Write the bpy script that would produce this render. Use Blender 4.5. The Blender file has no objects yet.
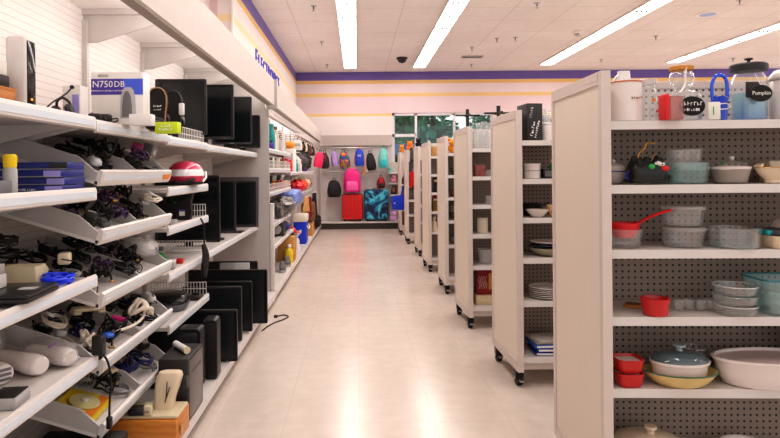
import bpy, bmesh, math, random
from mathutils import Vector, Matrix, noise
from mathutils.bvhtree import BVHTree

PI = math.pi
RND = random.Random(11)
SC = bpy.context.scene
C = SC.collection
CAMZ, F, VU, VV = 1.55, 600.0, 357.0, 170.0


def at(u, v, Y):
    """a point of the place from where it shows at depth Y"""
    return Vector(((u - VU) * Y / F, Y, CAMZ - (v - VV) * Y / F))


def X_(u, Y):
    return (u - VU) * Y / F


# ------------------------------------------------------------------ materials
def lin(h):
    if isinstance(h, str):
        h = h.lstrip('#')
        c = [int(h[i:i + 2], 16) / 255 for i in (0, 2, 4)]
    else:
        c = [x / 255 for x in h]
    return tuple((x / 12.92 if x <= .04045 else ((x + .055) / 1.055) ** 2.4) for x in c) + (1,)


MATS = {}


def M(name, col='cccccc', rough=.5, metal=0., var=.06, scale=14., bump=0., bscale=60., spec=.5, emit=None, es=0., coat=0., sheen=0.):
    if name in MATS:
        return MATS[name]
    m = bpy.data.materials.new(name)
    m.use_nodes = True
    nt = m.node_tree
    b = nt.nodes['Principled BSDF']
    b.inputs['Roughness'].default_value = rough
    b.inputs['Metallic'].default_value = metal
    b.inputs['Specular IOR Level'].default_value = spec
    b.inputs['Coat Weight'].default_value = coat
    b.inputs['Sheen Weight'].default_value = sheen
    tc = nt.nodes.new('ShaderNodeTexCoord')
    c = lin(col)
    if var > 0:
        n = nt.nodes.new('ShaderNodeTexNoise')
        n.inputs['Scale'].default_value = scale
        n.inputs['Detail'].default_value = 3
        nt.links.new(tc.outputs['Object'], n.inputs['Vector'])
        r = nt.nodes.new('ShaderNodeValToRGB')
        r.color_ramp.elements[0].position = .3
        r.color_ramp.elements[1].position = .7
        r.color_ramp.elements[0].color = tuple(max(0, x * (1 - var)) for x in c[:3]) + (1,)
        r.color_ramp.elements[1].color = tuple(min(1, x * (1 + var)) for x in c[:3]) + (1,)
        nt.links.new(n.outputs['Fac'], r.inputs['Fac'])
        nt.links.new(r.outputs['Color'], b.inputs['Base Color'])
    else:
        b.inputs['Base Color'].default_value = c
    if bump > 0:
        n2 = nt.nodes.new('ShaderNodeTexNoise')
        n2.inputs['Scale'].default_value = bscale
        nt.links.new(tc.outputs['Object'], n2.inputs['Vector'])
        bp = nt.nodes.new('ShaderNodeBump')
        bp.inputs['Strength'].default_value = bump
        bp.inputs['Distance'].default_value = .01
        nt.links.new(n2.outputs['Fac'], bp.inputs['Height'])
        nt.links.new(bp.outputs['Normal'], b.inputs['Normal'])
    if emit:
        b.inputs['Emission Color'].default_value = lin(emit)
        b.inputs['Emission Strength'].default_value = es
    MATS[name] = m
    return m


def math_node(nt, op, a, b=None):
    n = nt.nodes.new('ShaderNodeMath')
    n.operation = op
    for i, x in enumerate((a, b)):
        if x is None:
            continue
        if isinstance(x, (int, float)):
            n.inputs[i].default_value = x
        else:
            nt.links.new(x, n.inputs[i])
    return n.outputs[0]


def coords(nt):
    tc = nt.nodes.new('ShaderNodeTexCoord')
    s = nt.nodes.new('ShaderNodeSeparateXYZ')
    nt.links.new(tc.outputs['Object'], s.inputs[0])
    return s.outputs[0], s.outputs[1], s.outputs[2]


def mixcol(nt, fac, a, b):
    n = nt.nodes.new('ShaderNodeMix')
    n.data_type = 'RGBA'
    if isinstance(fac, float):
        n.inputs[0].default_value = fac
    else:
        nt.links.new(fac, n.inputs[0])
    for k, x in ((6, a), (7, b)):
        if isinstance(x, tuple):
            n.inputs[k].default_value = x
        else:
            nt.links.new(x, n.inputs[k])
    return n.outputs[2]


def shader(name, rough=.5, spec=.5, coat=0.):
    m = bpy.data.materials.new(name)
    m.use_nodes = True
    MATS[name] = m
    b = m.node_tree.nodes['Principled BSDF']
    b.inputs['Roughness'].default_value = rough
    b.inputs['Specular IOR Level'].default_value = spec
    b.inputs['Coat Weight'].default_value = coat
    return m, m.node_tree, b


def noise_col(nt, c1, c2, scale, detail=3, lo=.35, hi=.65, vec=None):
    n = nt.nodes.new('ShaderNodeTexNoise')
    n.inputs['Scale'].default_value = scale
    n.inputs['Detail'].default_value = detail
    if vec is None:
        tc = nt.nodes.new('ShaderNodeTexCoord')
        vec = tc.outputs['Object']
    nt.links.new(vec, n.inputs['Vector'])
    r = nt.nodes.new('ShaderNodeValToRGB')
    r.color_ramp.elements[0].position = lo
    r.color_ramp.elements[1].position = hi
    r.color_ramp.elements[0].color = c1
    r.color_ramp.elements[1].color = c2
    nt.links.new(n.outputs['Fac'], r.inputs['Fac'])
    return r.outputs['Color']


def pegboard_mat(name, col, hole, pitch, r, axis='x'):
    m, nt, b = shader(name, .6)
    x, y, z = coords(nt)
    a = x if axis == 'x' else y
    fa = math_node(nt, 'SUBTRACT', math_node(nt, 'FRACT', math_node(nt, 'DIVIDE', a, pitch)), .5)
    fz = math_node(nt, 'SUBTRACT', math_node(nt, 'FRACT', math_node(nt, 'DIVIDE', z, pitch)), .5)
    d = math_node(nt, 'ADD', math_node(nt, 'MULTIPLY', fa, fa), math_node(nt, 'MULTIPLY', fz, fz))
    k = math_node(nt, 'LESS_THAN', d, (r / pitch) ** 2)
    base = noise_col(nt, tuple(q * .94 for q in lin(col)[:3]) + (1,), lin(col), 5)
    nt.links.new(mixcol(nt, k, base, lin(hole)), b.inputs['Base Color'])
    return m


def slat_mat(name, col, line, pitch, w, dots=0.):
    m, nt, b = shader(name, .55)
    x, y, z = coords(nt)
    fz = math_node(nt, 'FRACT', math_node(nt, 'DIVIDE', z, pitch))
    k = math_node(nt, 'LESS_THAN', fz, w)
    base = noise_col(nt, tuple(q * .96 for q in lin(col)[:3]) + (1,), lin(col), 4)
    c = mixcol(nt, k, base, lin(line))
    if dots:
        fy = math_node(nt, 'FRACT', math_node(nt, 'DIVIDE', y, dots))
        k2 = math_node(nt, 'MULTIPLY', math_node(nt, 'LESS_THAN', fy, .22), k)
        c = mixcol(nt, k2, c, tuple(q * .75 for q in lin(line)[:3]) + (1,))
    nt.links.new(c, b.inputs['Base Color'])
    return m


def bands_mat(name, bands, zmax=5.0):
    """painted horizontal bands by height"""
    m, nt, b = shader(name, .7, .3)
    x, y, z = coords(nt)
    t = math_node(nt, 'DIVIDE', z, zmax)
    r = nt.nodes.new('ShaderNodeValToRGB')
    r.color_ramp.interpolation = 'CONSTANT'
    e = r.color_ramp.elements
    while len(e) < len(bands):
        e.new(.5)
    for i, (z0, col) in enumerate(bands):
        e[i].position = z0 / zmax
        e[i].color = lin(col)
    nt.links.new(t, r.inputs['Fac'])
    mm = nt.nodes.new('ShaderNodeMix')
    mm.data_type = 'RGBA'
    mm.blend_type = 'MULTIPLY'
    mm.inputs[0].default_value = 1.0
    nt.links.new(r.outputs['Color'], mm.inputs[6])
    nt.links.new(noise_col(nt, (.95, .95, .95, 1), (1, 1, 1, 1), 1.2), mm.inputs[7])
    nt.links.new(mm.outputs[2], b.inputs['Base Color'])
    return m


def grid_mat(name, col, line, px_, py_, w, rough, var=.03, ox=0., oy=0., spec=.5, rvar=0., bump=0.):
    m, nt, b = shader(name, rough, spec)
    x, y, z = coords(nt)
    ks = []
    for a, p, o in ((x, px_, ox), (y, py_, oy)):
        f = math_node(nt, 'FRACT', math_node(nt, 'DIVIDE', math_node(nt, 'ADD', a, 100 * p - o), p))
        ks.append(math_node(nt, 'LESS_THAN', f, w / p))
    k = math_node(nt, 'MAXIMUM', ks[0], ks[1])
    c = lin(col)
    base = noise_col(nt, tuple(q * (1 - var) for q in c[:3]) + (1,), tuple(min(1, q * (1 + var)) for q in c[:3]) + (1,), 9, 6)
    big = noise_col(nt, (.93, .92, .91, 1), (1, 1, 1, 1), .8, 4)
    mm = nt.nodes.new('ShaderNodeMix')
    mm.data_type = 'RGBA'
    mm.blend_type = 'MULTIPLY'
    mm.inputs[0].default_value = 1.0
    nt.links.new(base, mm.inputs[6])
    nt.links.new(big, mm.inputs[7])
    nt.links.new(mixcol(nt, k, mm.outputs[2], lin(line)), b.inputs['Base Color'])
    if rvar:
        n = nt.nodes.new('ShaderNodeTexNoise')
        n.inputs['Scale'].default_value = 2.5
        n.inputs['Detail'].default_value = 5
        tc = nt.nodes.new('ShaderNodeTexCoord')
        nt.links.new(tc.outputs['Object'], n.inputs['Vector'])
        mr = nt.nodes.new('ShaderNodeMapRange')
        mr.inputs[3].default_value = rough - rvar
        mr.inputs[4].default_value = rough + rvar
        nt.links.new(n.outputs['Fac'], mr.inputs[0])
        nt.links.new(mr.outputs[0], b.inputs['Roughness'])
    return m


def glass_mat(name, tint=(.93, .96, .96), rough=.02, refl=.9, edge=.25, body=.06, bodycol='dfe6e4'):
    """thin clear glass: see-through facing, mirror-like and tinted at the rims"""
    m = bpy.data.materials.new(name)
    m.use_nodes = True
    MATS[name] = m
    nt = m.node_tree
    nt.nodes.remove(nt.nodes['Principled BSDF'])
    out = nt.nodes['Material Output']
    tr = nt.nodes.new('ShaderNodeBsdfTransparent')
    gl = nt.nodes.new('ShaderNodeBsdfGlossy')
    gl.inputs['Roughness'].default_value = rough
    gl.inputs['Color'].default_value = (refl, refl, refl, 1)
    df = nt.nodes.new('ShaderNodeBsdfDiffuse')
    df.inputs['Color'].default_value = lin(bodycol)
    lw = nt.nodes.new('ShaderNodeLayerWeight')
    lw.inputs['Blend'].default_value = .5
    fac = math_node(nt, 'ADD', math_node(nt, 'MULTIPLY', math_node(nt, 'POWER', lw.outputs['Facing'], 3.5), edge * 2.4), .05)
    tr.inputs['Color'].default_value = tint + (1,)
    m1 = nt.nodes.new('ShaderNodeMixShader')
    m1.inputs[0].default_value = body
    nt.links.new(tr.outputs[0], m1.inputs[1])
    nt.links.new(df.outputs[0], m1.inputs[2])
    m2 = nt.nodes.new('ShaderNodeMixShader')
    nt.links.new(fac, m2.inputs[0])
    nt.links.new(m1.outputs[0], m2.inputs[1])
    nt.links.new(gl.outputs[0], m2.inputs[2])
    nt.links.new(m2.outputs[0], out.inputs['Surface'])
    return m


# ------------------------------------------------------------------ mesh builder
def T(x, y, z):
    return Matrix.Translation((x, y, z))


def RX(a):
    return Matrix.Rotation(a, 4, 'X')


def RY(a):
    return Matrix.Rotation(a, 4, 'Y')


def RZ(a):
    return Matrix.Rotation(a, 4, 'Z')


def catmull(p, n=5, closed=False):
    p = [Vector(q) for q in p]
    out = []
    N = len(p)
    segs = N if closed else N - 1
    for i in range(segs):
        if closed:
            a, b, c, d = p[(i - 1) % N], p[i], p[(i + 1) % N], p[(i + 2) % N]
        else:
            a, b, c, d = p[max(i - 1, 0)], p[i], p[i + 1], p[min(i + 2, N - 1)]
        for k in range(n):
            t = k / n
            out.append(.5 * ((2 * b) + (c - a) * t + (2 * a - 5 * b + 4 * c - d) * t * t + (3 * b - a - 3 * c + d) * t ** 3))
    if not closed:
        out.append(p[-1])
    return out


def rrect(w, d, r, n=4):
    r = max(1e-5, min(r, w / 2 - 1e-5, d / 2 - 1e-5))
    pts = []
    for cx, cy, a0 in ((w / 2 - r, d / 2 - r, 0), (-w / 2 + r, d / 2 - r, PI / 2), (-w / 2 + r, -d / 2 + r, PI), (w / 2 - r, -d / 2 + r, 1.5 * PI)):
        for k in range(n + 1):
            a = a0 + PI / 2 * k / n
            pts.append((cx + r * math.cos(a), cy + r * math.sin(a)))
    return pts


class MB:
    def __init__(s):
        s.bm = bmesh.new()
        s.m = Matrix.Identity(4)

    def v(s, co):
        return s.bm.verts.new(s.m @ Vector(co))

    def f(s, vs):
        try:
            s.bm.faces.new(vs)
        except ValueError:
            pass

    def at(s, m):
        s.m = m
        return s

    def box(s, x0, x1, y0, y1, z0, z1):
        p = [s.v(c) for c in ((x0, y0, z0), (x1, y0, z0), (x1, y1, z0), (x0, y1, z0), (x0, y0, z1), (x1, y0, z1), (x1, y1, z1), (x0, y1, z1))]
        for q in ((3, 2, 1, 0), (4, 5, 6, 7), (0, 1, 5, 4), (1, 2, 6, 5), (2, 3, 7, 6), (3, 0, 4, 7)):
            s.f([p[i] for i in q])
        return s

    def rings(s, rings, cap0=True, cap1=True, closed=False):
        vs = [[s.v(c) for c in r] for r in rings]
        n = len(vs[0])
        L = len(vs)
        for i in range(L if closed else L - 1):
            a, b = vs[i], vs[(i + 1) % L]
            for k in range(n):
                s.f([a[k], a[(k + 1) % n], b[(k + 1) % n], b[k]])
        if not closed:
            if cap0:
                s.f(list(reversed(vs[0])))
            if cap1:
                s.f(vs[-1])
        return s

    def rloft(s, levels, n=4, cap0=True, cap1=True):
        """levels: (w, d, z, corner_radius[, cx, cy])"""
        rs = []
        for L in levels:
            w, d, z, r = L[:4]
            cx, cy = (L[4], L[5]) if len(L) > 4 else (0, 0)
            rs.append([(cx + x, cy + y, z) for x, y in rrect(w, d, r, n)])
        return s.rings(rs, cap0, cap1)

    def rbox(s, cx, cy, z0, w, d, h, b=.004, n=3):
        b = min(b, w / 2.02, d / 2.02, h / 2.02)
        k = b * .3
        return s.rloft([(w - 2 * b, d - 2 * b, z0, b * .5, cx, cy), (w - 2 * k, d - 2 * k, z0 + k, b, cx, cy), (w, d, z0 + b, b, cx, cy),
                        (w, d, z0 + h - b, b, cx, cy), (w - 2 * k, d - 2 * k, z0 + h - k, b, cx, cy), (w - 2 * b, d - 2 * b, z0 + h, b * .5, cx, cy)], n)

    def lathe(s, prof, n=28, sx=1., sy=1., flute=0, famp=0.):
        rs = []
        for r, z in prof:
            ring = []
            for k in range(n):
                a = 2 * PI * k / n
                rr = max(r, 1e-4)
                if flute and r > 1e-3:
                    rr *= 1 + famp * math.cos(flute * a)
                ring.append((rr * math.cos(a) * sx, rr * math.sin(a) * sy, z))
            rs.append(ring)
        return s.rings(rs, True, True)

    def shell(s, outer, th, n=28, **kw):
        """open vessel: outer profile from the foot to the rim, closed inside"""
        inner = [(max(r - th, 0), z) for r, z in reversed(outer)]
        zb = outer[0][1] + th
        inner = [(r, max(z, zb)) for r, z in inner]
        return s.lathe([(0, outer[0][1])] + outer + inner + [(0, zb)], n, **kw)

    def cyl(s, p0, p1, r0, r1=None, n=14):
        r1 = r0 if r1 is None else r1
        p0, p1 = Vector(p0), Vector(p1)
        q = (p1 - p0).to_track_quat('Z', 'Y')
        rs = []
        for p, r in ((p0, r0), (p1, r1)):
            rs.append([p + q @ Vector((r * math.cos(2 * PI * k / n), r * math.sin(2 * PI * k / n), 0)) for k in range(n)])
        return s.rings(rs)

    def tube(s, pts, r, n=6, closed=False, sub=5, flat=1.):
        p = catmull(pts, sub, closed) if sub else [Vector(q) for q in pts]
        N = len(p)
        rs = []
        t0 = (p[1] - p[0]).normalized()
        up = Vector((0, 0, 1)) if abs(t0.z) < .9 else Vector((1, 0, 0))
        nx = t0.cross(up).normalized()
        for i in range(N):
            a = p[(i - 1) % N] if (closed or i > 0) else p[0]
            b = p[(i + 1) % N] if (closed or i < N - 1) else p[-1]
            t = (b - a)
            t = t.normalized() if t.length > 1e-9 else t0
            nx = nx - t * nx.dot(t)
            nx = nx.normalized() if nx.length > 1e-6 else t.orthogonal().normalized()
            ny = t.cross(nx)
            rr = r(i / (N - 1)) if callable(r) else r
            rs.append([p[i] + nx * (rr * math.cos(2 * PI * k / n)) + ny * (rr * flat * math.sin(2 * PI * k / n)) for k in range(n)])
        return s.rings(rs, closed=closed)

    def prism(s, poly, t0, t1, axis='y'):
        def mk(t):
            if axis == 'y':
                return [(a, t, b) for a, b in poly]
            if axis == 'x':
                return [(t, a, b) for a, b in poly]
            return [(a, b, t) for a, b in poly]
        return s.rings([mk(t0), mk(t1)])

    def sell(s, c, rad, e1=1., e2=1., nu=20, nv=12, amp=0., freq=8., seed=0.):
        """super-ellipsoid, optionally crumpled"""
        def pw(x, e):
            return math.copysign(abs(x) ** e, x)
        rs = []
        for j in range(nv + 1):
            ph = -PI / 2 + PI * j / nv
            ring = []
            for k in range(nu):
                th = 2 * PI * k / nu
                q = Vector((pw(math.cos(ph), e1) * pw(math.cos(th), e2), pw(math.cos(ph), e1) * pw(math.sin(th), e2), pw(math.sin(ph), e1)))
                if j in (0, nv):
                    q = Vector((1e-4 * math.cos(th), 1e-4 * math.sin(th), q.z))
                w = 1.
                if amp:
                    w += amp * noise.fractal(q * freq * .25 + Vector((seed, seed, seed)), 1., 2., 3)
                ring.append((c[0] + rad[0] * q.x * w, c[1] + rad[1] * q.y * w, c[2] + rad[2] * q.z * w))
            rs.append(ring)
        return s.rings(rs)

    def build(s, name, mat, parent=None, angle=38):
        bmesh.ops.recalc_face_normals(s.bm, faces=s.bm.faces[:])
        me = bpy.data.meshes.new(name)
        s.bm.to_mesh(me)
        s.bm.free()
        for p in me.polygons:
            p.use_smooth = True
        me.set_sharp_from_angle(angle=math.radians(angle))
        if mat:
            me.materials.append(mat)
        o = bpy.data.objects.new(name, me)
        C.objects.link(o)
        if parent:
            o.parent = parent
        return o


def tag(o, label=None, cat=None, group=None, kind=None):
    if label:
        o['label'] = label
    if cat:
        o['category'] = cat
    if group:
        o['group'] = group
    if kind:
        o['kind'] = kind
    return o


def thing(name, label, cat, loc=(0, 0, 0), rz=0., group=None):
    o = bpy.data.objects.new(name, None)
    o.empty_display_size = .05
    C.objects.link(o)
    o.location = loc
    o.rotation_euler = (0, 0, rz)
    return tag(o, label, cat, group)


def dup(o, parent=None):
    c = o.copy()
    C.objects.link(c)
    if parent:
        c.parent = parent
    for ch in o.children:
        dup(ch, c)
    return c


POOL = {}
SPARE = set()


def inst(key, maker):
    if key in SPARE:
        SPARE.discard(key)
        return POOL[key]
    if key in POOL:
        return dup(POOL[key])
    POOL[key] = maker()
    return POOL[key]


def struct(o):
    o['kind'] = 'structure'
    return o


DG = None


def text(s, size, mat, parent, m, name='lettering', ext=.0008, align='CENTER', sx=1.):
    cu = bpy.data.curves.new('t', 'FONT')
    cu.body = s
    cu.size = size
    cu.extrude = ext
    cu.align_x = align
    cu.align_y = 'CENTER'
    cu.resolution_u = 2
    ob = bpy.data.objects.new('t', cu)
    C.objects.link(ob)
    dg = bpy.context.evaluated_depsgraph_get()
    me = bpy.data.meshes.new_from_object(ob.evaluated_get(dg))
    bpy.data.objects.remove(ob)
    bpy.data.curves.remove(cu)
    me.name = name
    me.transform(m @ Matrix.Diagonal((sx, 1, 1, 1)))
    me.materials.clear()
    me.materials.append(mat)
    o = bpy.data.objects.new(name, me)
    C.objects.link(o)
    if parent:
        o.parent = parent
    return o


def scribble(n, size, mat, parent, m):
    """print too small to read in the photograph: a line of short uneven strokes"""
    rr = random.Random(n * 7 + int(size * 1e4))
    b = MB().at(m)
    x = -n * size * .27
    for k in range(n):
        w, h = size * rr.uniform(.28, .44), size * rr.uniform(.42, .7)
        b.box(x, x + w * .3, -size * .3, -size * .3 + h, 0, .0008)
        b.box(x, x + w, -size * .3 + h * rr.choice((0, .45, .8)), -size * .3 + h * rr.choice((0, .45, .8)) + size * .13, 0, .0009)
        x += size * .54
    return b.build('lettering', mat, parent)


FACE_CAM = RX(PI / 2)                 # text in the XZ plane, read from -Y
FACE_AISLE = RZ(PI / 2) @ RX(PI / 2)  # text in the YZ plane, read from +X

# ------------------------------------------------------------------ palette
m_panel = None


def palette():
    global m_panel
    m, nt, b = shader('laminate_panel', .5)
    x, y, z = coords(nt)
    cb = nt.nodes.new('ShaderNodeCombineXYZ')
    nt.links.new(math_node(nt, 'MULTIPLY', y, 60.), cb.inputs[1])
    nt.links.new(math_node(nt, 'MULTIPLY', z, .6), cb.inputs[2])
    nt.links.new(math_node(nt, 'MULTIPLY', x, 60.), cb.inputs[0])
    nt.links.new(noise_col(nt, lin('e6d9ca'), lin('e8dbcd'), 1., 3, vec=cb.outputs[0]), b.inputs['Base Color'])
    m_panel = m
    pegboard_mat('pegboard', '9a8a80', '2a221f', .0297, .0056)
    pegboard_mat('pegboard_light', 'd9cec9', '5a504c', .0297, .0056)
    slat_mat('slat_back', 'e2d9d4', 'c9beb8', .04, .10, .03)
    slat_mat('gridwall', 'd5ccc8', 'bcb2ae', .09, .06)
    grid_mat('vinyl_floor', 'dccdc1', 'cec0b5', .46, .46, .006, .23, .035, rvar=.06, spec=.5)
    grid_mat('ceiling_tile', 'ece4e2', 'cfc4c0', .93, .88, .014, .9, .02, ox=-.16, oy=.2, spec=.1)
    bands_mat('wall_back_paint', [(0, 'efe5e2'), (2.99, 'f2d398'), (3.07, 'e9d3d6'), (3.53, 'f3cf90'), (3.62, 'eddcdd'), (3.885, 'efc684'), (3.97, '7766ac')])
    bands_mat('wall_left_paint', [(0, 'f1e6e0'), (3.52, 'f6dfb4'), (3.62, 'f1e6e2'), (3.885, 'f3cc88'), (3.97, '8a7ab8')])
    bands_mat('wall_return_paint', [(0, 'ecd8d6'), (3.28, 'f3c878'), (3.37, 'e8cbcd')])
    glass_mat('clear_glass', (.98, .985, .985), .05, 1., .36, .06, 'ffffff')
    glass_mat('aqua_glass', (.90, .97, .97), .05, .95, .22, .10, 'd0f0ee')
    glass_mat('window_glass', (.95, .98, .98), .01, .9, .12, .0)
    glass_mat('thin_plastic', (.94, .94, .94), .25, .9, .25, .34, 'e6e0dd')
    glass_mat('teal_glass', (.45, .8, .85), .03, .8, .3, .35, '3f9fb5')
    glass_mat('pink_glass', (.85, .6, .6), .04, .8, .3, .3, 'd8a09a')


palette()
SHELF = M('shelf_enamel', 'd9d1cc', .42, var=.02)
SHELFTOP = M('shelf_deck', 'c9bfba', .5, var=.04)
TRAYGRAY = M('tray_gray', 'bbb4b1', .5, var=.03)
RAIL = M('price_rail', 'd6dce4', .25, var=.02)
FRAMEAL = M('frame_white', 'd8cbc3', .4, var=.02)
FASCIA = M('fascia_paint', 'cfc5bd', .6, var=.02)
COLUMN = M('end_panel_gray', 'bdb4af', .6, var=.03)
CANOPY = M('canopy_white', 'f3ece8', .5, var=.01)
BRACKET = M('bracket_gray', 'c4bbb6', .5, var=.03)
WHITE = M('white_plastic', 'e6e0dc', .35, var=.02)
CERAM = M('white_ceramic', 'e8ddd8', .18, var=.02, coat=.3)
CREAM = M('cream_ceramic', 'e3cfb4', .25, var=.03)
CREAMP = M('cream_plastic', 'd8c9a8', .45, var=.04)
BLACK = M('black_plastic', '1c1a1b', .38, var=.15)
BLACK2 = M('dark_plastic', '2b2829', .45, var=.12)
BLACKM = M('matte_black', '171516', .75, var=.2)
RUBBER = M('black_rubber', '19181a', .6, var=.1)
SCREEN = M('screen_gloss', '14181b', .12, var=.05)
SCREENM = M('screen_matte', '1d1f22', .3, var=.05)
GRAYP = M('gray_plastic', '6f6d70', .45, var=.06)
LGRAY = M('light_gray_plastic', 'b3afae', .45, var=.04)
STEEL = M('steel', 'b9b6b3', .28, 1., var=.05)
WIRE = M('white_wire', 'dcd6d2', .4, var=.02)
RED = M('red_glaze', 'c5161a', .25, var=.06, coat=.3)
REDP = M('red_plastic', 'd81a20', .35, var=.05)
BLUE = M('blue_plastic', '1237c9', .4, var=.05)
DBLUE = M('dark_blue_print', '1c2c7c', .35, var=.06)
PURPLE = M('purple_print', '4c3a9c', .4, var=.04)
LAVEN = M('lavender_print', 'a59be0', .4, var=.03)
MAGENTA = M('magenta_card', 'a31f5e', .45, var=.05)
ORANGE = M('orange_card', 'e8872a', .5, var=.05)
YELLOW = M('yellow_card', 'e8c62a', .5, var=.05)
LIME = M('lime_card', 'c8dc1e', .5, var=.04)
GREEN = M('green_plastic', '2fa84a', .4, var=.05)
TEAL = M('teal_plastic', '149a9a', .35, var=.06)
BROWN = M('brown_leather', '7a4a26', .5, var=.2, bump=.2)
TAN = M('tan_cloth', 'c99a5c', .8, var=.12, bump=.3)
WOOD = None
KICK = M('kick_plate', '6b5d54', .6, var=.08)
GOLD = M('gold_wire', 'cfa154', .3, .9, var=.05)
INK = M('black_print', '26221f', .5, var=.03)
WHITEINK = M('white_print', 'f1eee8', .5, var=.02)
SIGNBLUE = M('sign_blue', '3d33b8', .45, var=.05)
PAPER = M('paper', 'e9e4dc', .7, var=.04)


def woodmat(name, a, b_):
    m, nt, b = shader(name, .4)
    w = nt.nodes.new('ShaderNodeTexWave')
    w.inputs['Scale'].default_value = 9
    w.inputs['Distortion'].default_value = 4
    w.bands_direction = 'Z'
    tc = nt.nodes.new('ShaderNodeTexCoord')
    nt.links.new(tc.outputs['Object'], w.inputs['Vector'])
    nt.links.new(mixcol(nt, w.outputs['Fac'], lin(a), lin(b_)), b.inputs['Base Color'])
    return m


WOOD = woodmat('orange_wood', 'c2762f', 'cf8538')
G = MATS
CABLE = {'black': M('black_cord', '100e0f', .5, var=.1, spec=.35), 'gray': M('gray_cord', '8d8886', .5, var=.06), 'white': M('white_cord', 'dcd0bf', .5, var=.04),
         'blue': M('blue_cord', '1a3be0', .4, var=.06), 'tan': M('tan_cord', 'c8ab7c', .5, var=.06), 'navy': M('navy_cord', '23285e', .45, var=.1),
         'purple': M('purple_cord', '4a2a55', .45, var=.1)}

# ------------------------------------------------------------------ room shell
CEIL, BACKY = 4.21, 16.3
XR, YN = 15.0, -3.5
mb = MB().box(-4.5, XR, YN, BACKY + .2, -.1, 0)
struct(mb.build('floor', G['vinyl_floor']))
mb = MB().box(-4.5, XR, YN, BACKY + .2, CEIL, CEIL + .1)
struct(mb.build('ceiling', G['ceiling_tile']))
# back wall with a window opening
WX0, WX1, WZ0, WZ1 = X_(392.5, BACKY), X_(494, BACKY), 1.02, 3.09
mb = MB()
for q in ((-4.5, WX0, 0, CEIL), (WX1, XR, 0, CEIL), (WX0, WX1, WZ1, CEIL), (WX0, WX1, 0, WZ0)):
    mb.box(q[0], q[1], BACKY, BACKY + .2, q[2], q[3])
struct(mb.build('wall_back', G['wall_back_paint']))
mb = MB().box(-1.83, -1.63, 7.95, BACKY, 0, CEIL)
struct(mb.build('wall_left', G['wall_left_paint']))
mb = MB().box(-1.93, -1.83, 7.95, 8.1, 0, CEIL)
struct(mb.build('wall_left_return', G['wall_return_paint']))
mb = MB().box(-2.1, -1.93, YN, 8.1, 0, CEIL)
struct(mb.build('wall_left_near', M('near_wall_paint', 'ecd8d2', .7, var=.02)))
mb = MB().box(-1.645, -1.618, 7.925, 7.955, 2.4, CEIL)
struct(mb.build('trim_1', M('corner_trim', 'f5efe8', .5, var=.01)))
# window
wf = MB()
for a, b_ in ((WX0, WX0 + .07), (WX1 - .07, WX1), (X_(416.5, BACKY) - .03, X_(416.5, BACKY) + .03), (X_(455, BACKY) - .03, X_(455, BACKY) + .03)):
    wf.box(a, b_, BACKY + .04, BACKY + .12, WZ0, WZ1)
for a, b_ in ((WZ0, WZ0 + .06), (WZ1 - .07, WZ1)):
    wf.box(WX0, WX1, BACKY + .04, BACKY + .12, a, b_)
wf.box(WX0, X_(416.5, BACKY), BACKY + .04, BACKY + .12, 2.44, 2.52)
win = struct(wf.build('window_1', M('window_frame', 'e2dde0', .4, var=.02)))
MB().box(WX0, WX1, BACKY + .07, BACKY + .078, WZ0, WZ1).build('pane', G['window_glass'], win)

# outside
MB().box(-8, 16, BACKY + .25, 50, -.15, -.05).build('ground_outside', M('asphalt_outside', '8f8c88', .9, var=.08))['kind'] = 'structure'


SCREEN_OUT = M('van_glass', '27323a', .1, var=.03)


def tree(x, y, h, r, seed, label, col):
    t = thing('tree', label, 'tree', (x, y, -.05), 0, 'trees outside the window')
    b = MB().tube([(0, 0, 0), (.05, .03, h * .3), (-.03, .02, h * .6), (0, 0, h * .9)], lambda q: .16 * (1 - .75 * q), 8)
    for k in range(5):
        a = k * 1.3 + seed
        b.tube([(0, 0, h * (.35 + .08 * k)), (math.cos(a) * r * .4, math.sin(a) * r * .4, h * (.5 + .08 * k)), (math.cos(a) * r * .7, math.sin(a) * r * .7, h * (.56 + .08 * k))], lambda q: .06 * (1 - .8 * q), 5)
    b.build('trunk', M('bark', '4a3a2c', .9, var=.2), t)
    rr = random.Random(seed)
    f = MB()
    cl = [(Vector((rr.uniform(-.6, .6) * r, rr.uniform(-.6, .6) * r, h * rr.uniform(.3, .95))), rr.uniform(.35, .6) * r) for _ in range(16)]
    for i in range(2600):
        c, cr = cl[i % 16]
        d = Vector((rr.gauss(0, 1), rr.gauss(0, 1), rr.gauss(0, 1))).normalized() * cr * rr.uniform(.6, 1.05)
        p = c + d
        s_ = rr.uniform(.12, .22)
        q = Matrix.Rotation(rr.uniform(0, 6.28), 3, Vector((rr.gauss(0, 1), rr.gauss(0, 1), rr.gauss(0, 1))).normalized())
        vs = [f.v(p + q @ Vector(c2)) for c2 in ((-s_, 0, 0), (0, -s_ * .5, .02), (s_, 0, 0), (0, s_ * .5, .02))]
        f.f(vs)
    f.build('foliage', M('leaves_' + col, col, .6, var=.35, scale=2.), t)


tree(1.2, 22.0, 4.8, 1.25, 3, 'broad dark green tree outside, behind the narrow left window pane', '3a9a6a')
tree(3.2, 25.0, 5.6, 1.35, 5, 'tall teal green tree outside, behind the middle window pane', '2f9a80')
tree(-1.9, 26.5, 5.2, 1.4, 9, 'dark tree outside, farthest to the window\'s left edge', '2a8a78')

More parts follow.
